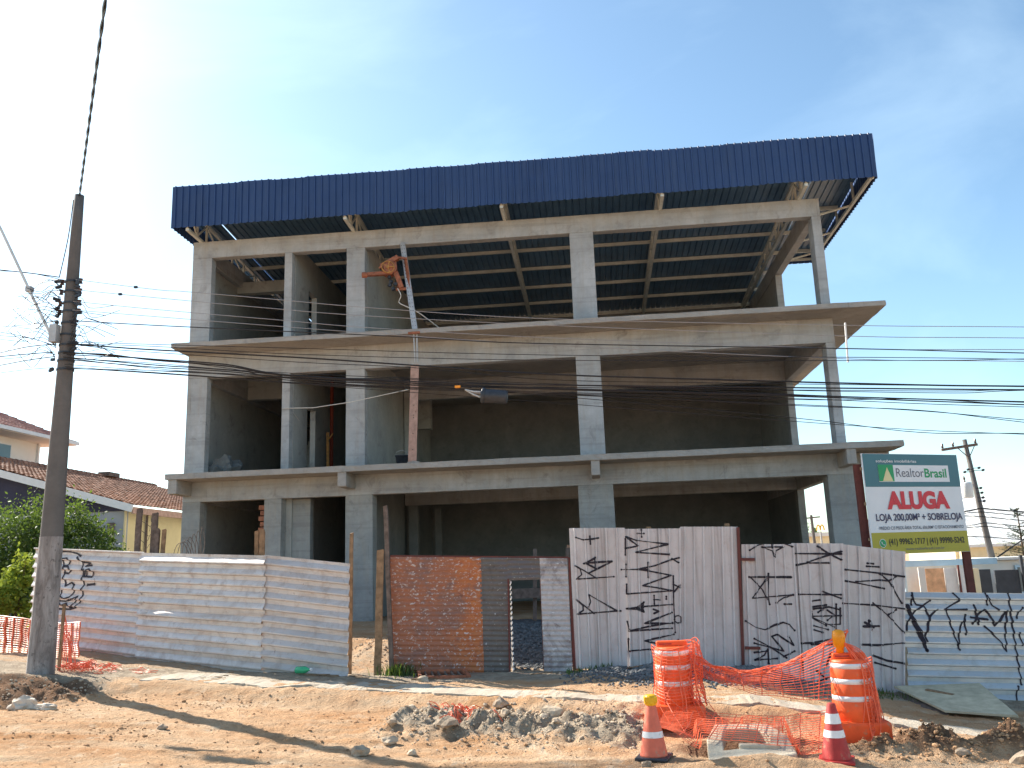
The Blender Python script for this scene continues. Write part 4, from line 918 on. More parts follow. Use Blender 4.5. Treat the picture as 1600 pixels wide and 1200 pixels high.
# ------------------------------------------------------------------ concrete utility pole, lamp arm and cables
PX, PY = 2.24, -9.5
U = thing('utility_pole', 'tall tapered concrete utility pole with faded white painted foot', 'utility pole', (PX, PY, .3))
def pr(z): return lerp(.225, .088, (z-.3)/9.0)
def pc(z): return Vector((PX+.07*(z-.3)/9.0, PY, z))
b = MB(); zs = [.1+9.19*i/14 for i in range(15)]
b.tube([pc(z) for z in zs], [pr(z) for z in zs], 14); b.build('shaft', 'pole', U, True)
m_, n_, l_, p_ = new_mat('faded_lime_wash')
_a = ntex(n_, l_, 3.0, 9, 0.75, stretch=(2.2, 2.2, 0.45), dist=0.5); _b = ntex(n_, l_, 11, 7, 0.7)
_c = mix(n_, l_, rng(n_, l_, _a, 0.40, 0.60), (0.35, 0.32, 0.305), (0.17, 0.148, 0.138)); _c = mix(n_, l_, rng(n_, l_, _b, 0.58, 0.64, 0, 0.75), _c, (0.10, 0.085, 0.08))
l_.new(_c, p_.inputs['Base Color']); p_.inputs['Roughness'].default_value = 0.95; l_.new(bump(n_, l_, _b, 0.5, 0.02), p_.inputs['Normal']); M['poleband'] = m_
zs = [.12, .8, 1.5, 2.2, 2.69]; MB().tube([pc(z) for z in zs], [pr(z)+.004 for z in zs], 14, cap=False).build('painted_foot', 'poleband', U, True)
for z in (7.51, 7.31, 7.08, 6.91, 6.68, 6.45, 6.25, 6.1, 5.95, 5.78):
    MB().lathe(pc(z), [(pr(z)+.004, -.02), (pr(z)+.014, -.018), (pr(z)+.014, .018), (pr(z)+.004, .02)], 14, cap=False).build('steel_band', 'dkplastic', U)
for z in (7.51, 7.31, 7.08, 6.91):
    for sx in (-1, 1):
        c = pc(z)+Vector((sx*(pr(z)+.07), -.03, 0))
        MB().lathe(c, [(.02, -.05), (.045, -.045), (.028, -.01), (.028, .01), (.045, .045), (.02, .05)], 10).bar(c-Vector((sx*.07, 0, 0)), c, .03, .03).build('insulator', 'insul', U)
b = MB(); rr = random.Random(5)
for k in range(26):                                 # clamps and hooks
    z = rr.uniform(5.7, 7.55); sx = rr.choice((-1, 1)); c = pc(z)+Vector((sx*(pr(z)+.03), -.1, 0)); b.bar(c, c+Vector((sx*rr.uniform(.05, .14), rr.uniform(-.05, .05), rr.uniform(-.03, .03))), .04, .05)
b.build('clamp_hardware', 'dkplastic', U)
b = MB()
for k in range(46):                                 # loose jumper wires curled round the bracket height
    z = rr.uniform(5.75, 7.4); sx = rr.choice((-1, -1, 1)); p0 = pc(z)+Vector((sx*pr(z), -.12, 0)); L = rr.uniform(.4, 1.1); q = p0+Vector((sx*L, rr.uniform(-.2, .1), rr.uniform(-.35, .25)))
    mid = p0.lerp(q, .5)+Vector((0, -.1, rr.uniform(-.35, .3))); b.tube(catmull([p0, p0.lerp(mid, .5)+Vector((0, 0, .12)), mid, q], 5), .006, 4)
b.tube(catmull([pc(9.2)+Vector((-.1, -.02, 0)), pc(8.4)+Vector((-.14, -.03, 0)), pc(7.6)+Vector((-.24, -.05, 0))], 4), .01, 5)
b.build('jumper_wire', 'black', U)
L_ = thing('street_lamp_arm', 'slanting pale grey lamp arm bracketed to the concrete pole', 'lamp arm', (2.14, -9.55, 6.4))
arm = catmull([(2.12, -9.7, 6.35), (1.7, -9.7, 7.1), (1.15, -9.7, 8.12), (.78, -9.7, 8.78), (.55, -9.7, 9.02), (.1, -9.72, 9.3), (-.6, -9.75, 9.5)], 6)
MB().tube(arm, .028, 8).build('tube', 'trafo', L_, True); MB().box(2.06, 2.2, -9.74, -9.6, 6.28, 6.62).build('bracket', 'galv', L_); MB().box(1.52, 1.62, -9.75, -9.63, 7.3, 7.4).build('photocell', 'galv', L_)
MB().lathe((-.85, -9.75, 9.52), [(.03, -.32), (.1, -.25), (.14, 0), (.12, .22), (.05, .3)], 14, (-1, 0, .2)).build('lamp_head', 'trafo', L_, True)
CL = {'pw1': ('thin bare power line, topmost of the four strung to the right', .0075, 'alu'), 'pw2': ('thin bare power line, second of four from the top', .0075, 'alu'), 'pw3': ('thin bare power line, third of four from the top', .0075, 'alu'), 'pw4': ('thin bare power line, lowest of the four', .0075, 'alu'),
 'tk5': ('black cable just below the bare power lines', .012, 'black'), 'th6': ('slim black cable crossing the second slab edge', .008, 'black'), 'tk7': ('thick black cable sweeping across above the cable bundle', .018, 'black'),
 'bd8': ('black bundle cable running past the splice box', .016, 'black'), 'bd8b': ('black cable that ends at the hanging splice box', .016, 'black'), 'bd9': ('black cable just under the splice box, upper of a pair', .014, 'black'), 'bd9b': ('black cable just under the splice box, lower of a pair', .013, 'black'),
 'th10': ('slim black cable below the paired cables', .008, 'black'), 'th11': ('slim black cable second from the bottom', .008, 'black'), 'th12': ('slim black drop cable, lowest of all over the right', .007, 'black')}
lw = ['upper of two leads at the top', 'lower of two leads at the top', 'slim line to the topmost insulator', 'slim line to the second insulator', 'pale line at the level of the lamp bracket', 'line sagging left from the cable cluster', 'black cable left of the pole at cluster height', 'black cable with the bushy splice', 'black cable below the bushy splice', 'lowest black cable left of the pole', 'second line sagging left from the cluster']
for i in range(11): CL['l%d' % (i+1)] = (lw[i]+', leaving the pole leftwards', .008 if i not in (0, 6, 7, 8) else .013, 'black' if i not in (2, 3, 4) else 'alu')
EXTRA = (('bd8', 'x1', .05, -.03, 'slim black cable twisted above the bundle'), ('bd8', 'x2', -.05, .02, 'slim black cable twisted below the bundle'), ('bd9', 'x3', .07, .03, 'slim black cable between bundle and pair'), ('bd9', 'x4', -.06, -.02, 'slim black cable hugging the lower pair'), ('th11', 'x5', .06, .0, 'slim black cable just above the second lowest'), ('tk7', 'x6', -.07, .02, 'slim black cable just under the thick one'), ('th6', 'x7', -.08, .0, 'slim black cable just under the slab edge cable'), ('th12', 'x8', .12, .0, 'slim black drop cable above the lowest one'))
for src, nm, dz_, sl, lab in EXTRA:
    CABLES[nm] = [(x, z+dz_*math.sin(math.pi*min(1, (x-2.2)/15))+.03*math.sin(x*1.7+len(CABLES))+sl*.4) for x, z in CABLES[src]]; CL[nm] = (lab, .008, 'black')
for k, pts in CABLES.items():
    lab, r, m = CL[k]; yo = {'pw': -.12, 'tk': -.2, 'th': -.22, 'bd': -.26}.get(k[:2], -.15)
    P = [(x, PY+yo, z) for x, z in pts]
    a, c = P[-2], P[-1]; e = (c[0]+(c[0]-a[0])*(3 if c[0] > 5 else 1.5), c[1], c[2]+(c[2]-a[2])*(3 if c[0] > 5 else 1.5)) if k != 'bd8b' else None
    if k[0] == 'l':
        a, c = P[1], P[0]; e0 = (c[0]+(c[0]-a[0])*2, c[1], c[2]+(c[2]-a[2])*2); P = [e0]+P
    elif e: P.append(e)
    tag(MB().tube(catmull(P, 7), r*.82, 5).build('overhead_cable', m), lab, 'cable', 'cables on the concrete pole')
b = MB(); p0, p1 = Vector((2.31, PY, 9.28)), Vector(OVERHEAD); 
for ph in (0, math.pi):
    pts = [p0.lerp(p1, i/90*1.4)+Vector((.014*math.cos(ph+i*.75), 0, .014*math.sin(ph+i*.75))) for i in range(91)]; b.tube(pts, .012, 4)
tag(b.build('twisted_cable', 'black'), 'twisted cable rising from the top of the pole out of view', 'cable')
t = thing('splice_box', 'dark cylindrical cable splice box hanging from the black cables', 'splice box', (10.4, -9.76, 4.78))
ax = (1, 0, -.12)
MB().lathe((10.40, -9.78, 4.785), [(.05, -.23), (.115, -.22), (.125, -.16), (.125, .2), (.11, .235), (.04, .245)], 16, ax).build('shell', 'dkplastic', t, True)
MB().lathe((10.22, -9.78, 4.81), [(.13, -.03), (.14, -.02), (.14, .02), (.13, .03)], 16, ax).build('collar', 'dkplastic', t, True)
b = MB()
for dy, dz in ((-.05, .05), (.05, .04), (0, -.05)): b.tube([(10.2, -9.78+dy, 4.82+dz), (10.05, -9.78+dy*.6, 4.86+dz*.5), (9.9, -9.78, 4.93)], .016, 5)
b.build('gland', 'galv', t); MB().box(9.72, 9.82, -9.8, -9.76, 4.97, 5.01).build('marker', 'amber', t)
for (x0, z0, x1, z1, r, lab) in ((.22, 5.90, .72, 6.02, .10, 'bushy dark splice box on cable at far left'), (.25, 5.34, .78, 5.45, .08, 'grey tube splice box hanging lowest at far left')):
    t = thing('splice_box', lab, 'splice box', (x0, PY-.2, z0)); a = Vector((x0, PY-.2, z0)); c = Vector((x1, PY-.2, z1)); d = (c-a).normalized()
    MB().lathe(a, [(r*.6, -.02), (r, 0), (r, (c-a).length*.8), (r*.5, (c-a).length*.82)], 12, d).build('shell', 'trafo' if r < .1 else 'dkplastic', t, True)
    MB().lathe(a+d*(c-a).length*.8, [(r*1.05, -.06), (r*1.1, 0), (r*.9, .1), (r*.3, .13)], 10, d).build('cap', 'dkplastic', t)
tag(MB().bar((16.5, PY-.12, 5.78), (16.47, PY-.12, 5.08), .025, .025, (0, 1, 0)).build('line_spacer', 'white'), 'white spacer rod holding the four power lines apart', 'line spacer')
for x, z, lab in ((3.65, 7.28, 'small dark splice on the topmost power line'), (3.35, 7.16, 'small dark splice on the second power line')):
    tag(MB().box(x-.03, x+.03, PY-.14, PY-.10, z-.02, z+.02).build('line_splice', 'dkplastic'), lab, 'line splice')

# ------------------------------------------------------------------ orange nets
def net(name, parent, P, nu, nv, r=.0042, tape=6, rt=.0075, jit=.012, seed=0):
    b = MB(); q = lambda u, v: Vector(P(u, v))+noise.noise_vector(Vector((u*nu*.13+seed, v*nv*.2, seed)))*jit*2
    for j in range(nv+1):
        b.tube([q(i/nu, j/nv) for i in range(nu+1)], r, 3, False)
    for i in range(0, nu+1):
        rr_ = rt if i % tape == 0 else r*.55
        if i % tape == 0 or i % 2 == 0: b.tube([q(i/nu, j/nv) for j in range(nv+1)], rr_, 3, False)
    return b.build(name, 'net', parent, fix=False)
def curve_at(pts):
    P = catmull(pts, 10)
    def f(u):
        k = max(0, min(1, u))*(len(P)-1); i = min(int(k), len(P)-2); return P[i].lerp(P[i+1], k-i)
    return f
def gzz(x, y): return ground_z(x, y)
N = thing('safety_net', 'orange plastic safety net strung between the two drums round the drain', 'safety net', (14, -13, -.2))
ta, ba, tb, bb = curve_at(NET_A_TOP), curve_at(NET_A_BOT), curve_at(NET_B_TOP), curve_at(NET_B_BOT)
def fa(u, v):
    w = lerp(.35, 1.0, sm(u*1.6)); vv = v**(1+1.6*(1-sm(u*1.3)))
    p = ta(u).lerp(ba(u), 1-v) if False else ba(u).lerp(ta(u), v); return p+Vector((0, .10*math.sin(math.pi*v)+.03*math.sin(u*23+v*5), 0))
net('net_panel', N, fa, 66, 17, seed=1)
b = MB()                                           # bunched top hem
for k in range(5): b.tube([ta(i/40)+Vector((0, .03*math.sin(k*2+i*.6), -.012*k+.02*math.sin(i*.9+k))) for i in range(41)], .006, 4, False)
b.build('hem', 'net', N)
def fb(u, v):
    p = bb(u).lerp(tb(u), v); g = gzz(p.x, p.y)+.03; g = max(g, -.21+.30*(p.y+14.12)) if 13.1 < p.x < 14.16 and -14.3 < p.y < -13.3 else g; return Vector((p.x, p.y, max(g, p.z-.05*math.sin(math.pi*v))))
net('net_panel', N, fb, 60, 20, seed=2)
D1, D2 = (12.96, -12.33), (15.10, -12.8)
DZ1, DZ2 = ground_z(*D1)-.03, ground_z(*D2)-.03
def wrap(cx, cy, z0, z1, a0, a1, r, seed):
    def f(u, v):
        a = lerp(a0, a1, u); rr_ = r*(1+.10*noise.noise(Vector((u*4, v*3, seed)))+.12*(1-v)*(1-v)); return (cx+rr_*math.cos(a), cy+rr_*math.sin(a), lerp(z0, z1, v)+.04*math.sin(u*9+seed))
    return f
net('net_panel', N, wrap(D1[0]+.03, D1[1], DZ1+.1, DZ1+1.02, -math.pi, math.pi, .275, 3), 44, 22, r=.0048, rt=.008, jit=.015, seed=3)
net('net_panel', N, wrap(D1[0]+.06, D1[1], DZ1+.3, DZ1+1.05, -.9, 1.2, .31, 8), 20, 16, r=.005, rt=.008, jit=.03, seed=9)
net('net_panel', N, wrap(D2[0], D2[1], DZ2+.08, DZ2+.98, -1.25, 1.7, .275, 4), 30, 22, r=.005, seed=4)
rr = random.Random(11)
for k in range(14):
    b = MB(); a = rr.uniform(-1.2, .3); z = rr.uniform(.55, 1.0); x0 = D2[0]+.26*math.cos(a); y0 = D2[1]+.26*math.sin(a)
    b.tube(catmull([(D2[0]-.05, D2[1]-.05, DZ2+1.2), (x0, y0, DZ2+z), (x0+rr.uniform(-.12, .03), y0-rr.uniform(0, .12), DZ2+rr.uniform(.0, .3)), (x0-rr.uniform(.1, .4), y0-rr.uniform(.1, .3), DZ2+.02)], 6), .006, 4, False); b.build('loose_strand', 'net', N)
for k in range(9):
    b = MB(); a = rr.uniform(-2.6, -.2); x0 = D1[0]+.28*math.cos(a); y0 = D1[1]+.28*math.sin(a)
    b.tube(catmull([(x0, y0, DZ1+rr.uniform(.5, 1.0)), (x0+rr.uniform(-.1, .1), y0-.05, DZ1+.4), (x0+rr.uniform(0, .35), y0-rr.uniform(.1, .5), DZ1+.05)], 6), .006, 4, False); b.build('loose_strand', 'net', N)
# net and heap beside the pole
N2 = thing('site_net', 'orange net fence standing behind the concrete pole at the left edge', 'safety net', (-.5, -7, .4))
net('net_panel', N2, lambda u, v: (lerp(-2.6, 1.75, u), lerp(-6.4, -7.6, u), lerp(lerp(.5, .40, u), lerp(1.42, 1.05, u), v)+.03*math.sin(u*14)), 100, 18, r=.0085, tape=5, rt=.016, seed=6)
MB().bar((2.27, -9.02, .3), (2.18, -8.85, 1.48), .05, .035, (0, 1, 0)).build('stake', 'wood', N2)
b = MB(); rr = random.Random(3)
for k in range(46):
    x, y = rr.gauss(2.75, .38), rr.gauss(-8.9, .14); z = ground_z(x, y); pts = []
    for j in range(7):
        pts.append((x, y, z+rr.uniform(.01, .15*math.exp(-((x-2.7)/.6)**2)+.03))); x += rr.uniform(-.16, .16); y += rr.uniform(-.08, .08); z = ground_z(x, y)
    b.tube(catmull(pts, 4), .0055, 4, False)
for k in range(16):
    x = rr.uniform(2.2, 2.6); b.tube(catmull([(2.2, -8.86, rr.uniform(.9, 1.4)), (lerp(2.2, x, .6), -8.9, .8), (x, -8.95, .33)], 4), .005, 3, False)
tag(b.build('net_heap', 'net'), 'tangled heap of orange net at the foot of the concrete pole', 'safety net')['kind'] = 'stuff'
b = MB(); rr = random.Random(8)
for k in range(40):
    x, y = rr.gauss(10.05, .13), rr.uniform(-12.55, -11.5); x += (y+12)*-.28; pts = []
    for j in range(6):
        pts.append((x, y, ground_z(x, y)+rr.uniform(.01, .07))); x += rr.uniform(-.1, .1); y += rr.uniform(-.12, .10)
    b.tube(catmull(pts, 4), .006, 4, False)
tag(b.build('net_scrap', 'net'), 'torn scrap of orange net lying over the clod heap', 'safety net')['kind'] = 'stuff'

# ------------------------------------------------------------------ drums, cones, drain frame
def drum(x, y, z, lab, lamp):
    t = thing('traffic_drum', lab, 'traffic drum', (x, y, z), 'orange drums at the drain')
    prof = [(.235, .27), (.25, .29), (.248, .50), (.238, .52), (.238, .56), (.243, .58), (.240, .70), (.230, .72), (.230, .76), (.234, .78), (.231, .88), (.222, .90), (.222, .94), (.226, .96), (.222, .985), (.19, 1.0)]
    MB().lathe((x, y, z), prof, 28).build('body', 'orange', t, True)
    MB().prism([(x-.36, y-.27, z), (x+.36, y-.27, z), (x+.36, y+.27, z), (x-.36, y+.27, z)], (0, 0, .29)).build('base', 'orange', t, bevel=.04)
    for z0 in (.585, .785, .95-.005):
        pass
    for z0, r0 in ((.525, .2425), (.725, .2345), (.905, .2265)):
        MB().lathe((x, y, z), [(r0-.006, z0-.012), (r0, z0-.01), (r0, z0+.05), (r0-.006, z0+.052)], 28, cap=False).build('reflective_band', 'reflect', t, True)
    MB().box(x-.2, x+.2, y-.05, y+.05, z+.99, z+1.07).build('handle', 'orange', t, bevel=.02)
    MB().box(x-.17, x+.0, y-.056, y-.05, z+1.025, z+1.04).build('handle_slot', 'conered', t)
    if lamp:
        MB().lathe((x-.09, y, z+1.07), [(.045, 0), (.05, .06), (.075, .08), (.08, .2), (.07, .26), (.03, .28)], 16).build('warning_lamp', 'amber', t, True)
    return t
drum(*D1, DZ1, 'orange traffic drum wrapped all round in net, left of the drain frame', False)
drum(*D2, DZ2, 'orange traffic drum with amber lamp on top, right of the drain frame', True)
def cone(x, y, h, lab, m, bands, cap, tilt=0):
    z = ground_z(x, y)-.005; t = thing('traffic_cone', lab, 'traffic cone', (x, y, z), 'cones in front of the drain')
    MB().lathe((x, y, z), [(.158, .03), (.153, .05), (.045, h-.01), (.038, h)], 22).build('body', m, t, True)
    MB().prism([(x+.185*math.sqrt(2)*math.cos(R(a)), y+.185*math.sqrt(2)*math.sin(R(a)), z) for a in (30, 120, 210, 300)], (0, 0, .035)).build('base', 'dkplastic' if cap else m, t, bevel=.012)
    for f0, f1 in bands:
        rz = lambda f: lerp(.153, .045, (f*h-.05)/(h-.06))+.003
        MB().lathe((x, y, z), [(rz(f0), f0*h), (rz(f1), f1*h)], 22, cap=False).build('band', 'reflect', t, True)
    if cap:
        MB().lathe((x, y, z+h-.05), [(.06, -.03), (.075, 0), (.075, .06), (.06, .085), (.02, .09)], 14).box(x-.075, x+.075, y-.07, y+.07, z+h-.04, z+h+.02).build('lamp_cap', 'yellow', t, bevel=.01)
cone(12.56, -13.95, .645, 'faded orange traffic cone with a yellow cap', 'coneor', ((.36, .46),), True)
cone(14.5, -14.18, .60, 'red and white traffic cone without a cap', 'conered', ((.43, .55), (.66, .83)), False)
t = thing('storm_inlet', 'pale precast concrete storm drain inlet lying in the dug hole', 'drain inlet', (13.6, -13.7, -.3))
def ring(outer, inner, th):
    n = len(outer); top = lambda y: -.255+.30*(y+14.12); vs = [(x, y, top(y)-th) for x, y in outer]+[(x, y, top(y)-th) for x, y in inner]+[(x, y, top(y)) for x, y in outer]+[(x, y, top(y)) for x, y in inner]; fs = []
    for i in range(n):
        j = (i+1) % n; fs += [(i, j, 2*n+j, 2*n+i), (n+i, 3*n+i, 3*n+j, n+j), (2*n+i, 2*n+j, 3*n+j, 3*n+i), (i, n+i, n+j, j)]
    return MB().add(vs, fs)
O_ = [(13.14, -14.2), (13.18, -13.72), (13.33, -13.36), (13.94, -13.38), (14.10, -13.66), (14.12, -14.05), (13.75, -14.16), (13.4, -14.2)]
I_ = [(13.34, -13.95), (13.36, -13.72), (13.44, -13.50), (13.80, -13.51), (13.90, -13.66), (13.88, -13.84), (13.7, -13.88), (13.5, -13.92)]
ring(O_, I_, .14).build('rim', 'precast', t, bevel=.018)
MB().bar((13.52, -13.86, -.19), (13.96, -13.88, -.20), .13, .06).build('lip', 'precast', t, bevel=.015)
# drain grate, plywood, bits
t = thing('drain_grate', 'rusty iron drain grate lying in front of the orange gate', 'grate', (9.25, -9.0, .05))
b = MB(); q0, q1, q2, q3 = Vector((8.80, -8.75, .11)), Vector((9.62, -8.85, .12)), Vector((9.78, -9.25, .06)), Vector((8.92, -9.18, .05))
for a, c in ((q0, q1), (q1, q2), (q2, q3), (q3, q0)): b.bar(a, c, .05, .09)
b.build('rim', 'rustor', t)
for k in range(1, 7): MB().bar(q0.lerp(q1, k/7), q3.lerp(q2, k/7), .025, .04).build('bar', 'woodgrey', t)
t = thing('plywood_sheet', 'old greenish plywood sheet lying against the low grey hoarding', 'plywood', (17.3, -9.8, -.4))
MB().prism([(16.80, -8.92, -.30), (18.15, -8.95, -.28), (17.95, -10.65, -.50), (17.05, -10.35, -.46)], (0, 0, .03)).build('board', 'ply', t)
MB().prism([(16.55, -9.05, -.43), (16.85, -8.98, -.36), (17.12, -10.3, -.50), (16.95, -10.25, -.53)], (0, 0, .015)).build('bent_flap', 'woodgrey', t)
MB().bar((17.2, -9.25, -.29), (17.5, -9.55, -.335), .09, .02).build('batten', 'wood', t)
t = thing('plastic_bottle', 'green plastic bottle at the foot of the zinc hoarding', 'bottle', (6.7, -8.8, .08)); zb_ = ground_z(6.7, -8.82)
MB().lathe((6.62, -8.82, zb_+.07), [(.05, -.02), (.062, 0), (.062, .16), (.05, .2), (.022, .25), (.022, .28)], 14, (1, -.3, .05)).build('body', 'greenpet', t, True)
MB().lathe((6.89, -8.9, zb_+.085), [(.025, 0), (.025, .03)], 10, (1, -.3, .05)).build('cap', 'white', t)
tag(lump('sack', 'bag', (3.35, -11.55, ground_z(3.35, -11.55)+.05), .22, .13, .14, .5, 1.8, 4), 'crumpled dusty white sack at the foot of the soil bank', 'sack')
tag(lump('sack', 'bag', (3.75, -11.6, ground_z(3.75, -11.6)+.02), .16, .10, .07, .6, 2.2, 14), 'flattened scrap of white sack beside the crumpled one', 'sack')
b = MB(); rr = random.Random(2)
for k in range(24):                                 # splinters and scraps along the fence feet
    x = rr.uniform(4.8, 17.0); y = rr.uniform(-9.3, -8.75); z = ground_z(x, y)+.012; a = rr.uniform(-.5, .5); l_ = rr.uniform(.1, .45); b.bar((x, y, z), (x+l_*math.cos(a), y+l_*math.sin(a)*.6, ground_z(x+l_*math.cos(a), y+l_*math.sin(a)*.6)+.015), rr.uniform(.015, .05), .012)
o = b.build('wood_scraps', 'wood'); o['label'] = 'splinters and wood scraps strewn along the foot of the fences'; o['category'] = 'scraps'; o['kind'] = 'stuff'

# ------------------------------------------------------------------ stones, clods, gravel
def rockmesh(seed, n=1):
    bm = bmesh.new(); bmesh.ops.create_icosphere(bm, subdivisions=n, radius=1.0)
    for v in bm.verts: v.co *= 1+.45*noise.noise(v.co*1.3+Vector((seed*5.7, seed*2.1, 0)))
    bm.verts.index_update(); vs = [v.co.copy() for v in bm.verts]; fs = [tuple(v.index for v in f.verts) for f in bm.faces]; bm.free(); return vs, fs
RM = [rockmesh(s) for s in range(10)]
RM2 = [rockmesh(s+20, 2) for s in range(6)]
def scatter(name, mat, label, n, pos, size, seed, flat=.7, src=RM, cat='stones', smooth=False):
    rr = random.Random(seed); b = MB()
    for _ in range(n):
        p = pos(rr)
        if p is None: continue
        x, y = p; s = size(rr); vs, fs = rr.choice(src); m_ = Matrix.Rotation(rr.uniform(0, 6.28), 3, 'Z') @ Matrix.Rotation(rr.uniform(-.5, .5), 3, 'X'); z = ground_z(x, y)+s*.18
        sc = Vector((s*rr.uniform(.7, 1.3), s*rr.uniform(.7, 1.3), s*flat)); b.add([(m_ @ Vector((v.x*sc.x, v.y*sc.y, v.z*sc.z)))+Vector((x, y, z)) for v in vs], fs)
    o = b.build(name, mat, None, smooth=smooth, fix=False); o['label'] = label; o['category'] = cat; o['kind'] = 'stuff'; return o
def dens(f, x0, x1, y0, y1):
    def g(rr):
        for _ in range(60):
            x, y = rr.uniform(x0, x1), rr.uniform(y0, y1)
            if rr.random() < f(x, y): return x, y
        return None
    return g
scatter('soil_clods', 'clodg', 'grey clay clods of the dug heap beside the drain', 2600, dens(lambda x, y: berm(x, y)*1.3, 9, 12.9, -13.9, -11.4), lambda r: min(.05, .007+r.expovariate(1/.006)), 31, .75)
scatter('soil_clods', 'clodg', 'large grey clods on the dug heap', 10, dens(lambda x, y: berm(x, y)*1.4, 9.2, 12.7, -13.5, -11.6), lambda r: r.uniform(.04, .10), 37, .75, RM2)
scatter('soil_clods', 'clod', 'reddish clods of the mound right of the drum', 1500, dens(lambda x, y: mound(x, y), 14.4, 18, -14.5, -12.4), lambda r: min(.05, .007+r.expovariate(1/.006)), 32, .75)
scatter('soil_clods', 'clod', 'reddish crumbs strewn over the dirt street', 6000, dens(lambda x, y: .12+.8*max(0, nz(x, y, .8, 6)), 3, 18, -17, -10.2), lambda r: min(.05, .004+r.expovariate(1/.005)), 33, .6)
scatter('soil_clods', 'clodg', 'dark clods on the soil bank by the pole', 500, dens(lambda x, y: bank(x, y)*1.2, 1, 4.2, -11.8, -9.6), lambda r: min(.05, .007+r.expovariate(1/.007)), 34, .75)
scatter('gravel_heap', 'gravel', 'dark crushed stone heaped at the foot of the white sheets', 5200, dens(lambda x, y: min(1, gheap(x, y)*1.5), 11.3, 15.8, -10.6, -8.6), lambda r: r.uniform(.012, .034), 35, .8)
scatter('yard_gravel', 'gravel', 'dark gravel spread in the yard behind the gate', 2200, dens(lambda x, y: .8, 9.8, 12.2, -8.2, -2), lambda r: r.uniform(.015, .05), 36, .8)
scatter('yard_soil', 'clodg', 'loose soil lumps in the yard between the fences', 900, dens(lambda x, y: ymound(x, y)+.1, 4.5, 9, -8.2, -3.5), lambda r: min(.05, .008+r.expovariate(1/.007)), 38, .75)
big = [(11.35, -12.35, .14, 'largest grey boulder on the dug heap'), (10.0, -12.75, .13, 'dark round stone at the left end of the dug heap'), (10.55, -11.55, .11, 'pale stone on the broken pavement edge'), (9.35, -13.2, .10, 'grey stone in front of the dug heap'), (9.15, -13.85, .10, 'brown stone near the bottom edge of the picture'),
       (16.95, -12.75, .09, 'rounded grey stone right of the reddish mound'), (16.05, -12.55, .09, 'reddish stone on top of the mound'), (15.9, -13.95, .07, 'small white stone on the reddish mound'), (6.15, -12.75, .07, 'dark clod in the tyre rut'), (9.0, -9.35, .09, 'grey stone beside the drain grate'), (16.5, -14.0, .12, 'yellowish stone in front of the mound'), (12.45, -14.35, .05, 'pale pebble before the orange cone'), (9.75, -13.75, .06, 'pale grey stone chip on the dirt street')]
for i, (x, y, s, lab) in enumerate(big):
    tag(lump('stone', 'rock' if i % 3 else 'clodg', (x, y, ground_z(x, y)+s*.25), s*1.1, s*.8, s*.75, .55, 1.1, i+3, sub=2), lab, 'stone')
b = MB(); rr = random.Random(17)                    # weeds at the fence feet
for _ in range(520):
    k = rr.random(); x, y = (rr.gauss(8.45, .16), rr.gauss(-8.75, .10)) if k < .45 else ((rr.uniform(16.3, 17.3), rr.uniform(-9.6, -8.8)) if k < .75 else (rr.uniform(11.4, 12.2), rr.uniform(-9.1, -8.7)))
    z = ground_z(x, y)-.01; h = rr.uniform(.04, .16)*(1.6 if k < .45 else .8); a = rr.uniform(0, 6.28); dx, dy = math.cos(a), math.sin(a); w = rr.uniform(.004, .010); tx, ty = x+dx*h*.5, y+dy*h*.5
    b.add([(x-dy*w, y+dx*w, z), (x+dy*w, y-dx*w, z), (lerp(x, tx, .5)+dy*w, lerp(y, ty, .5)-dx*w, z+h*.65), (lerp(x, tx, .5)-dy*w, lerp(y, ty, .5)+dx*w, z+h*.65), (tx, ty, z+h)], [(0, 1, 2, 3), (3, 2, 4)])
o = b.build('weeds', 'leaf', fix=False); o['label'] = 'green weeds growing at the foot of the fences'; o['category'] = 'weeds'; o['kind'] = 'stuff'

# ------------------------------------------------------------------ neighbours on the left
H2 = thing('tile_roofed_house', 'low house with brown clay tile roof and yellow side wall beside the building', 'house', (-7, 10, .5))
def tiles(P, nu, nv, pu, b=None, step=.05, wave=.035):
    """P(u, v): plane point; u along the eave in metres, v up the slope in rows"""
    b = b or MB(); cols = 6; W_ = nu*cols+1; vs = []; fs = []
    for r in range(nv):
        for e in (0, 1):
            for i in range(W_):
                q = P(i/cols*pu, r+e); h = wave*abs(math.cos(math.pi*i/cols))+(step if e == 0 else 0)+.02*noise.noise(Vector((i//cols*.9, r*1.3, 0)))
                vs.append(q+Vector((0, 0, h)))
        o_ = (2*r)*W_
        fs += [(o_+i, o_+i+1, o_+W_+i+1, o_+W_+i) for i in range(W_-1)]
        if r: fs += [(o_-W_+i, o_-W_+i+1, o_+i+1, o_+i) for i in range(W_-1)]
    return b.add(vs, fs)
EX, EZ, RX, RZ, HY0, HY1 = -3.2, 4.25, -11.7, 6.74, 3.0, 20.6
nr = 24
roofh = tiles(lambda a, r: Vector((lerp(EX, RX, r/nr), HY0+a, lerp(EZ, RZ, r/nr))), int((HY1-HY0)/.24), nr, .24).build('roof', 'tile', H2, fix=False)
b = MB(); b.add([(RX, HY0, RZ), (RX, HY1, RZ), (-20, HY1, EZ), (-20, HY0, EZ)], [(0, 1, 2, 3)]); b.build('far_slope', 'tile', roofh)
b = MB()
for k in range(int((HY1-HY0)/.35)): b.lathe((RX, HY0+.35*k, RZ+.03), [(.15, 0), (.12, .38)], 8, (0, 1, 0.02))
b.build('ridge_tiles', 'tile', roofh)
MB().box(-11.95, -11.4, 15.4, 16.4, RZ+.1, RZ+.3).build('vent', 'woodgrey', roofh)
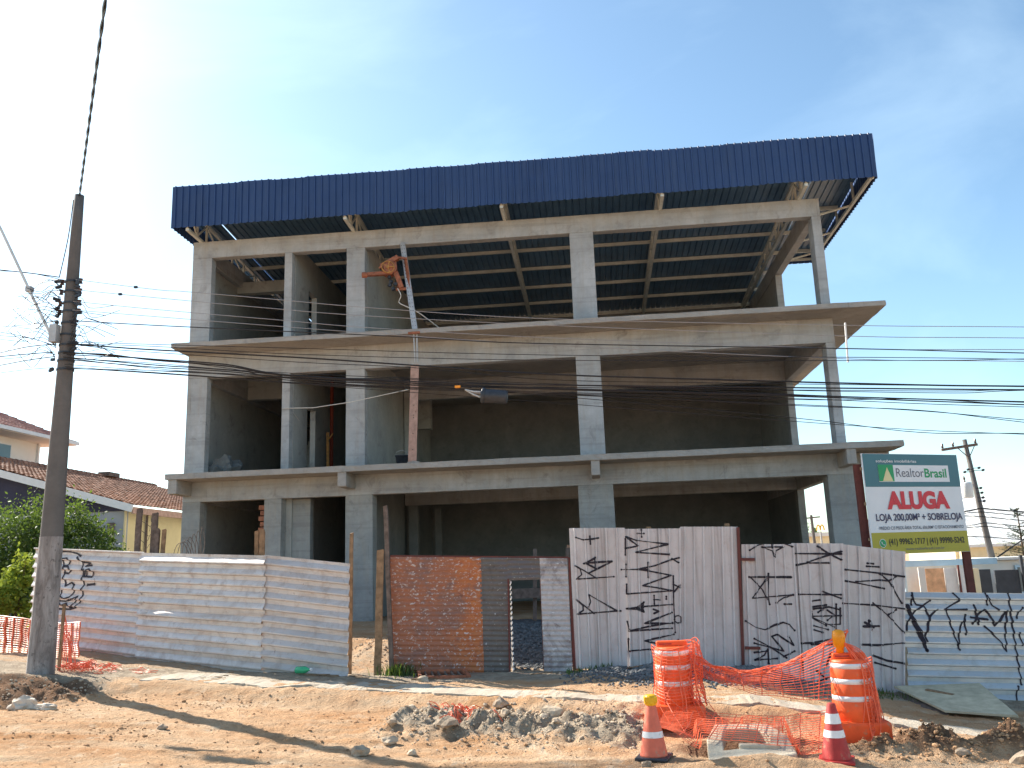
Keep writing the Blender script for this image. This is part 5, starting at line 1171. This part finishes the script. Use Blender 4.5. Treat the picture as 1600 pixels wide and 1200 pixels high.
MB().bar((RX, HY0-.03, RZ-.12), (EX+.02, HY0-.03, EZ-.08), .05, .24).build('bargeboard', 'white', H2)
MB().bar((RX, HY0-.03, RZ-.12), (-20, HY0-.03, EZ-.08), .05, .24).build('bargeboard', 'white', H2)
MB().box(EX-.02, EX+.04, HY0, HY1, EZ-.24, EZ-.02).build('eave_board', 'plank', H2)
MB().prism([(-18, 3.25, 4.13), (-3.62, 3.25, 4.13), (-3.62, 3.25, 4.27), (RX, 3.25, RZ-.1), (-18, 3.25, 4.8)], (0, .12, 0)).build('gable', 'darknavy', H2)
MB().box(-18, -3.6, 3.3, 3.5, .3, 4.13).build('wall', 'greywall', H2); MB().box(-3.8, -3.6, 3.5, 20.3, .3, 4.2).build('wall', 'yellowall', H2)
MB().box(-3.61, -3.55, 3.25, 3.32, .3, 4.13).build('corner_trim', 'yellowall', H2)
MB().box(-4.15, -3.95, 3.2, 3.3, 3.3, 3.75).build('meter_box', 'woodgrey', H2)
MB().tube([(-3.52, 4.6, .4), (-3.52, 4.6, 4.2)], .04, 6).build('downpipe', 'woodgrey', H2)
H1 = thing('cream_house', 'cream two storey house with pinkish hip tile roof at the far left', 'house', (-17.5, 9.5, .5))
MB().box(-20.5, -14.2, 4.5, 14.0, .4, 8.35).build('wall', 'cream', H1)
ex0, ex1, ey0, ey1, ez = -21.6, -13.0, 3.4, 15.2, 8.5; mx = (ex0+ex1)/2; rz_ = ez+2.15
def hip(pa, pb, pc_, pd):                          # eave a-b, top d-c
    n = 16; a, b_, c_, d_ = map(Vector, (pa, pb, pc_, pd)); m_ = MB(); L = (b_-a).length; nu = int(L/.26)
    return tiles(lambda s_, r: a.lerp(d_, r/n).lerp(b_.lerp(c_, r/n), min(1, s_/(nu*.26))), nu, n, .26, m_, .04, .03)
r1 = hip((ex1, ey0, ez), (ex1, ey1, ez), (mx, ey1-4.3, rz_), (mx, ey0+4.3, rz_)).build('roof', 'tilep', H1, fix=False)
hip((ex1, ey1, ez), (ex0, ey1, ez), (mx-.01, ey1-4.3, rz_), (mx, ey1-4.3, rz_)).build('hip_slope', 'tilep', r1, fix=False); hip((ex0, ey0, ez), (ex1, ey0, ez), (mx, ey0+4.3, rz_), (mx-.01, ey0+4.3, rz_)).build('hip_slope', 'tilep', r1, fix=False)
MB().box(ex0+.05, ex1-.02, ey0+.05, ey1-.05, ez-.16, ez-.03).build('soffit', 'cream', H1); MB().box(ex1-.04, ex1+.12, ey0, ey1, ez-.14, ez+.02).build('gutter', 'white', H1)
w = MB().box(-14.22, -14.14, 9.55, 12.05, 7.1, 8.05).build('window', 'white', H1)
for y0, y1 in ((9.62, 10.78), (10.84, 11.98)): MB().box(-14.17, -14.125, y0, y1, 7.16, 7.99).build('pane', 'glass', w)
MB().box(-14.2, -14.1, 13.9, 14.02, .4, 8.35).build('downpipe', 'white', H1)
ch = MB().box(-17.9, -17.0, 10.0, 10.8, 10.4, 11.05).build('chimney', 'tilep', r1); MB().box(-18.1, -16.8, 9.8, 11.0, 11.12, 11.2).build('chimney_cap', 'woodgrey', r1)

# ------------------------------------------------------------------ bushes and trees
def foliage(name, mat, parent, blobs, n, leaf, seed, up=.3, aspect=2.6):
    rr = random.Random(seed); b = MB(); vs, fs = b.v, b.f
    tot = sum(k[3]*k[4]*k[5] for k in blobs)
    for (cx, cy, cz, sx, sy, sz) in blobs:
        m_ = int(n*sx*sy*sz/tot); cl = []
        for _ in range(max(6, m_//45)):
            v = Vector((rr.gauss(0, 1), rr.gauss(0, 1), rr.gauss(0, 1))).normalized()*rr.uniform(.45, 1.05); cl.append((cx+v.x*sx, cy+v.y*sy, cz+v.z*sz, rr.uniform(.10, .24)*max(.35, min(sx, sy, sz))))
        for _ in range(m_):
            c = rr.choice(cl); s = c[3]; p = Vector((c[0]+rr.gauss(0, s), c[1]+rr.gauss(0, s), c[2]+rr.gauss(0, s*1.15)))
            d = Vector((rr.gauss(0, 1), rr.gauss(0, 1), rr.gauss(up, .8))).normalized(); a = d.cross(Vector((rr.gauss(0, 1), rr.gauss(0, 1), rr.gauss(0, 1)))).normalized()
            L = leaf*rr.uniform(.6, 1.35); w = L/aspect; k = len(vs)
            vs += [tuple(p), tuple(p+d*L*.5+a*w*.5), tuple(p+d*L), tuple(p+d*L*.5-a*w*.5)]; fs.append((k, k+1, k+2, k+3))
    return b.build(name, mat, parent, fix=False)
def stems(parent, base, tips, r, mat='bark', name='stem'):
    b = MB()
    for i, q in enumerate(tips):
        p = Vector(base); q = Vector(q); m_ = p.lerp(q, .5)+Vector((.1*math.sin(i*2.1), .1*math.cos(i*1.7), .15)); b.tube(catmull([p, m_, q], 4), [r*(1-.75*j/8) for j in range(9)], 5)
    return b.build(name, mat, parent)
t = thing('leafy_shrub', 'big dense green shrub behind the concrete pole', 'shrub', (-2.4, -1.8, .5))
foliage('crown', 'leaf', t, [(-3.0, -1.9, 3.0, 1.0, .9, 1.15), (-2.0, -1.8, 2.8, .75, .8, 1.1), (-4.1, -1.9, 2.6, 1.1, .9, 1.2), (-1.3, -1.7, 2.3, .6, .6, .75), (-.55, -1.6, 2.2, .45, .4, .5), (-2.6, -2.2, 1.6, 1.4, .9, .9), (-4.4, -2.2, 1.5, 1.3, .8, 1.0)], 38000, .10, 51, .6, 2.2)
stems(t, (-2.5, -1.7, .4), [(-3.4, -1.9, 3.6), (-2.6, -2.0, 3.7), (-1.9, -1.7, 3.3), (-1.2, -1.6, 2.6), (-4.2, -1.8, 3.0)], .06)
t = thing('bright_shrub', 'yellow green broadleaf shrub behind the orange net fence', 'shrub', (-1.5, -4.7, .5))
foliage('crown', 'leafy', t, [(-1.55, -4.7, 2.15, .40, .3, .42), (-1.9, -4.8, 1.5, .5, .35, .5), (-2.5, -4.8, 1.2, .5, .35, .6), (-1.25, -4.6, 1.2, .35, .3, .45), (-2.9, -4.7, 1.8, .4, .3, .5)], 5200, .13, 52, .1, 1.8)
stems(t, (-1.8, -4.7, .45), [(-1.5, -4.7, 2.4), (-2.3, -4.8, 1.8), (-1.3, -4.6, 1.6)], .03)
t = thing('dry_sapling', 'thin bare sapling in front of the yellow wall', 'sapling', (-.6, -1.0, .5)); b = MB(); rr = random.Random(4)
for k in range(9):
    z0 = 2.4+.13*k; sx = (-1)**k; b.tube(catmull([(-.55+.02*k, -1, z0), (-.55+sx*.16, -1, z0+.18), (-.55+sx*.30, -1, z0+.12)], 4), .008, 4)
b.tube([(-.6, -1, .5), (-.55, -1, 3.6)], .012, 5); b.build('frond', 'woodgrey', t)
t = thing('dry_sapling', 'curled dry twigs between fence stakes before the yellow wall', 'sapling', (1.6, -3, .5)); b = MB()
for k in range(7): b.tube(catmull([(1.2+.12*k, -3, .5), (1.3+.12*k, -3, 2.4+.1*k), (1.55+.1*k, -3.05, 2.75), (1.75+.06*k, -3.05, 2.45)], 5), .009, 4)
b.build('twig', 'woodgrey', t)

# ------------------------------------------------------------------ right background
W = thing('warehouse', 'large pale warehouse with wide light metal roof behind the billboard', 'warehouse', (42, 36, -.8))
s = Sheet((33, 29, 2.15), (75, 29, 2.15), (75, 38, 5.4), (33, 38, 5.4), 'v', .9, .06, out=(0, -.2, 1), dent=.03, seed=5); s.mesh(n2=8).build('roof', 'whroof', W)
MB().box(33.3, 74.5, 29.4, 29.7, -1.0, 2.1).build('wall', 'whwall', W); MB().box(32.9, 75, 28.88, 28.98, 1.98, 2.14).build('gutter', 'white', W)
MB().prism([(33.1, 29.8, -1), (33.1, 37.6, -1), (33.1, 37.6, 5.1), (33.1, 29.8, 2.2)], (.2, 0, 0)).build('gable_wall', 'whwall', W)
for x in (36, 41, 46): MB().box(x, x+1.2, 29.3, 29.4, -.2, 1.3).build('window', 'glass', W)
S2 = thing('blue_shed', 'low shed with light blue trim behind the low grey hoarding', 'shed', (26.5, 13, -.7))
MB().box(24.3, 30.5, 12.6, 15.5, -.8, 1.4).build('wall', 'whroof', S2); MB().box(24.2, 27.9, 12.4, 12.55, 1.28, 1.52).build('fascia', 'blue', S2)
MB().box(27.9, 31, 12.35, 16, 1.42, 1.52).build('roof', 'whroof', S2); MB().box(24.25, 24.33, 12.4, 12.5, -.8, 1.3).build('post', 'blue', S2)
wn_ = MB().box(28.6, 29.5, 12.5, 12.58, .1, 1.2).build('window', 'blue', S2)
for x in (28.68, 29.08): MB().box(x, x+.34, 12.47, 12.52, .18, 1.12).build('pane', 'glass', wn_)
PW = thing('panel_wall', 'patchwork yard wall of orange, white and dark panels behind the low hoarding', 'wall', (26, 11.5, -.8))
def pan(x0, x1, m, zt, lab=None, ry=.0):
    o = MB().prism([(x0, 11.6, -.8), (x1, 11.6-ry, -.8), (x1, 11.6-ry, zt), (x0, 11.6, zt)], (0, .06, 0)).build('panel', m, PW)
    if lab: o['label'] = lab
pan(24.55, 24.8, 'whroof', 1.25, 'pale panel'); pan(24.82, 25.5, 'panelo', 1.2, 'orange stained panel'); pan(25.53, 26.0, 'white', 1.2, 'white panel'); pan(26.03, 26.6, 'white', 1.15, 'white panel'); pan(26.62, 26.82, 'whwall', 1.15)
pan(26.85, 27.25, 'paneld', 1.1, 'dark slate panel'); pan(27.4, 28.3, 'paneld', 1.05, 'wide dark slate panel')
MB().box(25.99, 26.05, 11.45, 11.52, -.8, 1.3).build('post', 'darkred', PW); MB().box(28.35, 28.45, 11.45, 11.55, -.8, 1.6).build('post', 'paneld', PW)
P2 = thing('leaning_pole', 'leaning dark utility pole with crossarm and pale transformer beside the billboard', 'utility pole', (28.6, 14, -.8))
MB().tube([(28.6, 14, -.9), (27.98, 14, 6.5)], [.16, .09], 10).build('shaft', 'pole', P2, True)
MB().bar((26.93, 13.85, 6.08), (28.42, 13.85, 6.25), .09, .11).build('crossarm', 'woodgrey', P2)
for x, z in ((26.98, 6.1), (27.42, 6.15), (28.35, 6.25)): MB().lathe((x, 13.85, z+.05), [(.03, 0), (.06, .05), (.03, .09), (.06, .13), (.03, .2)], 8).build('insulator', 'insul', P2)
MB().bar((27.6, 13.85, 6.13), (28.02, 13.9, 5.7), .03, .03).bar((28.3, 13.85, 6.2), (28.06, 13.9, 5.75), .03, .03).build('brace', 'woodgrey', P2)
tr_ = MB().lathe((27.72, 13.8, 4.0), [(.2, 0), (.22, .03), (.22, .6), (.2, .64), (.05, .68)], 16).build('transformer', 'trafo', P2, True); MB().lathe((27.66, 13.8, 4.66), [(.03, 0), (.05, .05), (.03, .1), (.05, .15), (.02, .26)], 8).build('bushing', 'insul', tr_); MB().bar((27.72, 13.8, 4.5), (28.15, 14, 4.55), .05, .08).build('hanger', 'galv', tr_)
for dx, z in ((-.2, 5.2), (-.35, 5.1), (.25, 5.25), (.4, 5.15), (.2, 4.4), (.22, 4.2), (.24, 4.0), (.26, 3.85)):
    MB().lathe((28.1+dx, 13.85, z), [(.03, -.06), (.05, -.03), (.05, .03), (.03, .06)], 7, (1, 0, .3)).bar((28.12, 13.9, z), (28.1+dx, 13.85, z), .025, .025).build('fuse_cutout', 'dkplastic', P2)
for i, (z, zr_, r) in enumerate(((3.55, 3.35, .03), (3.4, 3.15, .018), (3.2, 2.95, .018), (2.95, 2.7, .018), (2.8, 2.55, .018), (2.35, 2.3, .018))):
    tag(MB().tube(catmull([(28.15+.03*i, 13.8, z), (31.5, 13.8, (z+zr_)/2-.25), (36, 13.8, zr_)], 6), r, 4).tube(catmull([(28.15+.03*i, 13.8, z), (27.2, 13.8, z-.12+.1*(i % 3)), (26.0, 13.8, z+.1)], 4), r, 4).build('distant_cable', 'black'), ('%s cable on the leaning pole counted from the top' % ('first', 'second', 'third', 'fourth', 'fifth', 'lowest')[i]), 'cable', 'cables on the leaning pole')
tag(MB().tube(catmull([(28.5, 13.8, 1.5), (30.2, 13.4, 2.6), (33, 13, 4.0)], 6), .03, 4).build('guy_cable', 'black'), 'knotted cable climbing to the right from the leaning pole', 'cable')
t = thing('pine_tree', 'young dark pine at the right edge of the view', 'tree', (30.6, 16, -.8))
b = MB(); rr = random.Random(6); bt = MB()
bt.tube([(30.6, 16, -.8), (30.6, 16, 3.6)], [.09, .02], 6)
for k in range(70):
    z = rr.uniform(.5, 3.5); a = rr.uniform(0, 6.28); L = lerp(1.35, .25, (z-.5)/3.0)*rr.uniform(.7, 1.1); p = Vector((30.6, 16, z)); q = p+Vector((L*math.cos(a), L*math.sin(a), .25*L)); bt.tube([p, q], [.015, .005], 3, False)
    for j in range(70):
        c = p.lerp(q, rr.uniform(.15, 1)); d = Vector((rr.gauss(0, 1), rr.gauss(0, 1), rr.gauss(.4, .6))).normalized()*rr.uniform(.08, .2); s_ = d.cross(Vector((0, 0, 1))).normalized()*.008; k_ = len(b.v); b.v += [tuple(c-s_), tuple(c+s_), tuple(c+d)]; b.f.append((k_, k_+1, k_+2))
b.build('crown', 'leafd', t, fix=False); bt.build('trunk', 'bark', t)
# seen through the open corner of the building
t = thing('shop_building', 'long low pale shop seen through the open corner bay', 'building', (31, 50, -1))
MB().box(27.5, 32, 48, 56, -1.2, 3.3).build('wall', 'whwall', t); MB().box(27.2, 32.4, 47.5, 56.5, 3.3, 3.6).build('roof', 'whroof', t)
for x in (28, 29.6): MB().box(x, x+1.1, 47.94, 48, .5, 2.4).build('window', 'glass', t)
t = thing('arches_sign', 'small yellow double arch sign seen through the open corner bay', 'sign', (29.3, 45, -1))
b = MB(); 
for cx in (29.14, 29.42): b.tube([(cx+.14*math.cos(math.pi*k/8), 45, 3.7+(.42*math.sin(math.pi*k/8))+.0) for k in range(9)], .05, 6)
b.build('arches', 'yellow', t); MB().bar((29.28, 45, -1), (29.28, 45, 3.6), .12, .12, (0, 1, 0)).build('mast', 'galv', t)
t = thing('street_pole', 'distant utility pole with crossarm seen through the open corner bay', 'utility pole', (28.5, 44, -1))
MB().tube([(28.55, 44, -1), (28.45, 44, 4.85)], [.16, .1], 8).build('shaft', 'pole', t); MB().bar((28.0, 44, 4.62), (29.1, 44, 4.69), .08, .1).build('crossarm', 'woodgrey', t)
for i, (x, y, z, sx, sz, lab) in enumerate(((30.4, 58, 3.7, 2.0, 1.1, 'rounded tree behind the yellow arch sign'), (33.6, 50, 4.0, 1.0, 1.0, 'small tree seen between corner column and billboard post'))):
    t = thing('distant_tree', lab, 'tree', (x, y, -1)); foliage('crown', 'leaf', t, [(x, y, z, sx, sx, sz), (x+.8, y, z-.3, sx*.7, sx*.7, sz*.8)], 2500, .22, 60+i); stems(t, (x, y, -1), [(x, y, z), (x+.6, y, z+.3)], .15, name='trunk')
t = thing('white_house', 'small white house seen between corner column and billboard post', 'house', (33, 47, -1)); MB().box(31.9, 35, 45, 49, -1, 4.2).build('wall', 'white', t); MB().box(31.7, 35.2, 44.8, 49.2, 4.2, 4.35).build('roof', 'tilep', t); MB().box(32.2, 32.7, 44.95, 45, 2.9, 3.7).build('window', 'glass', t)
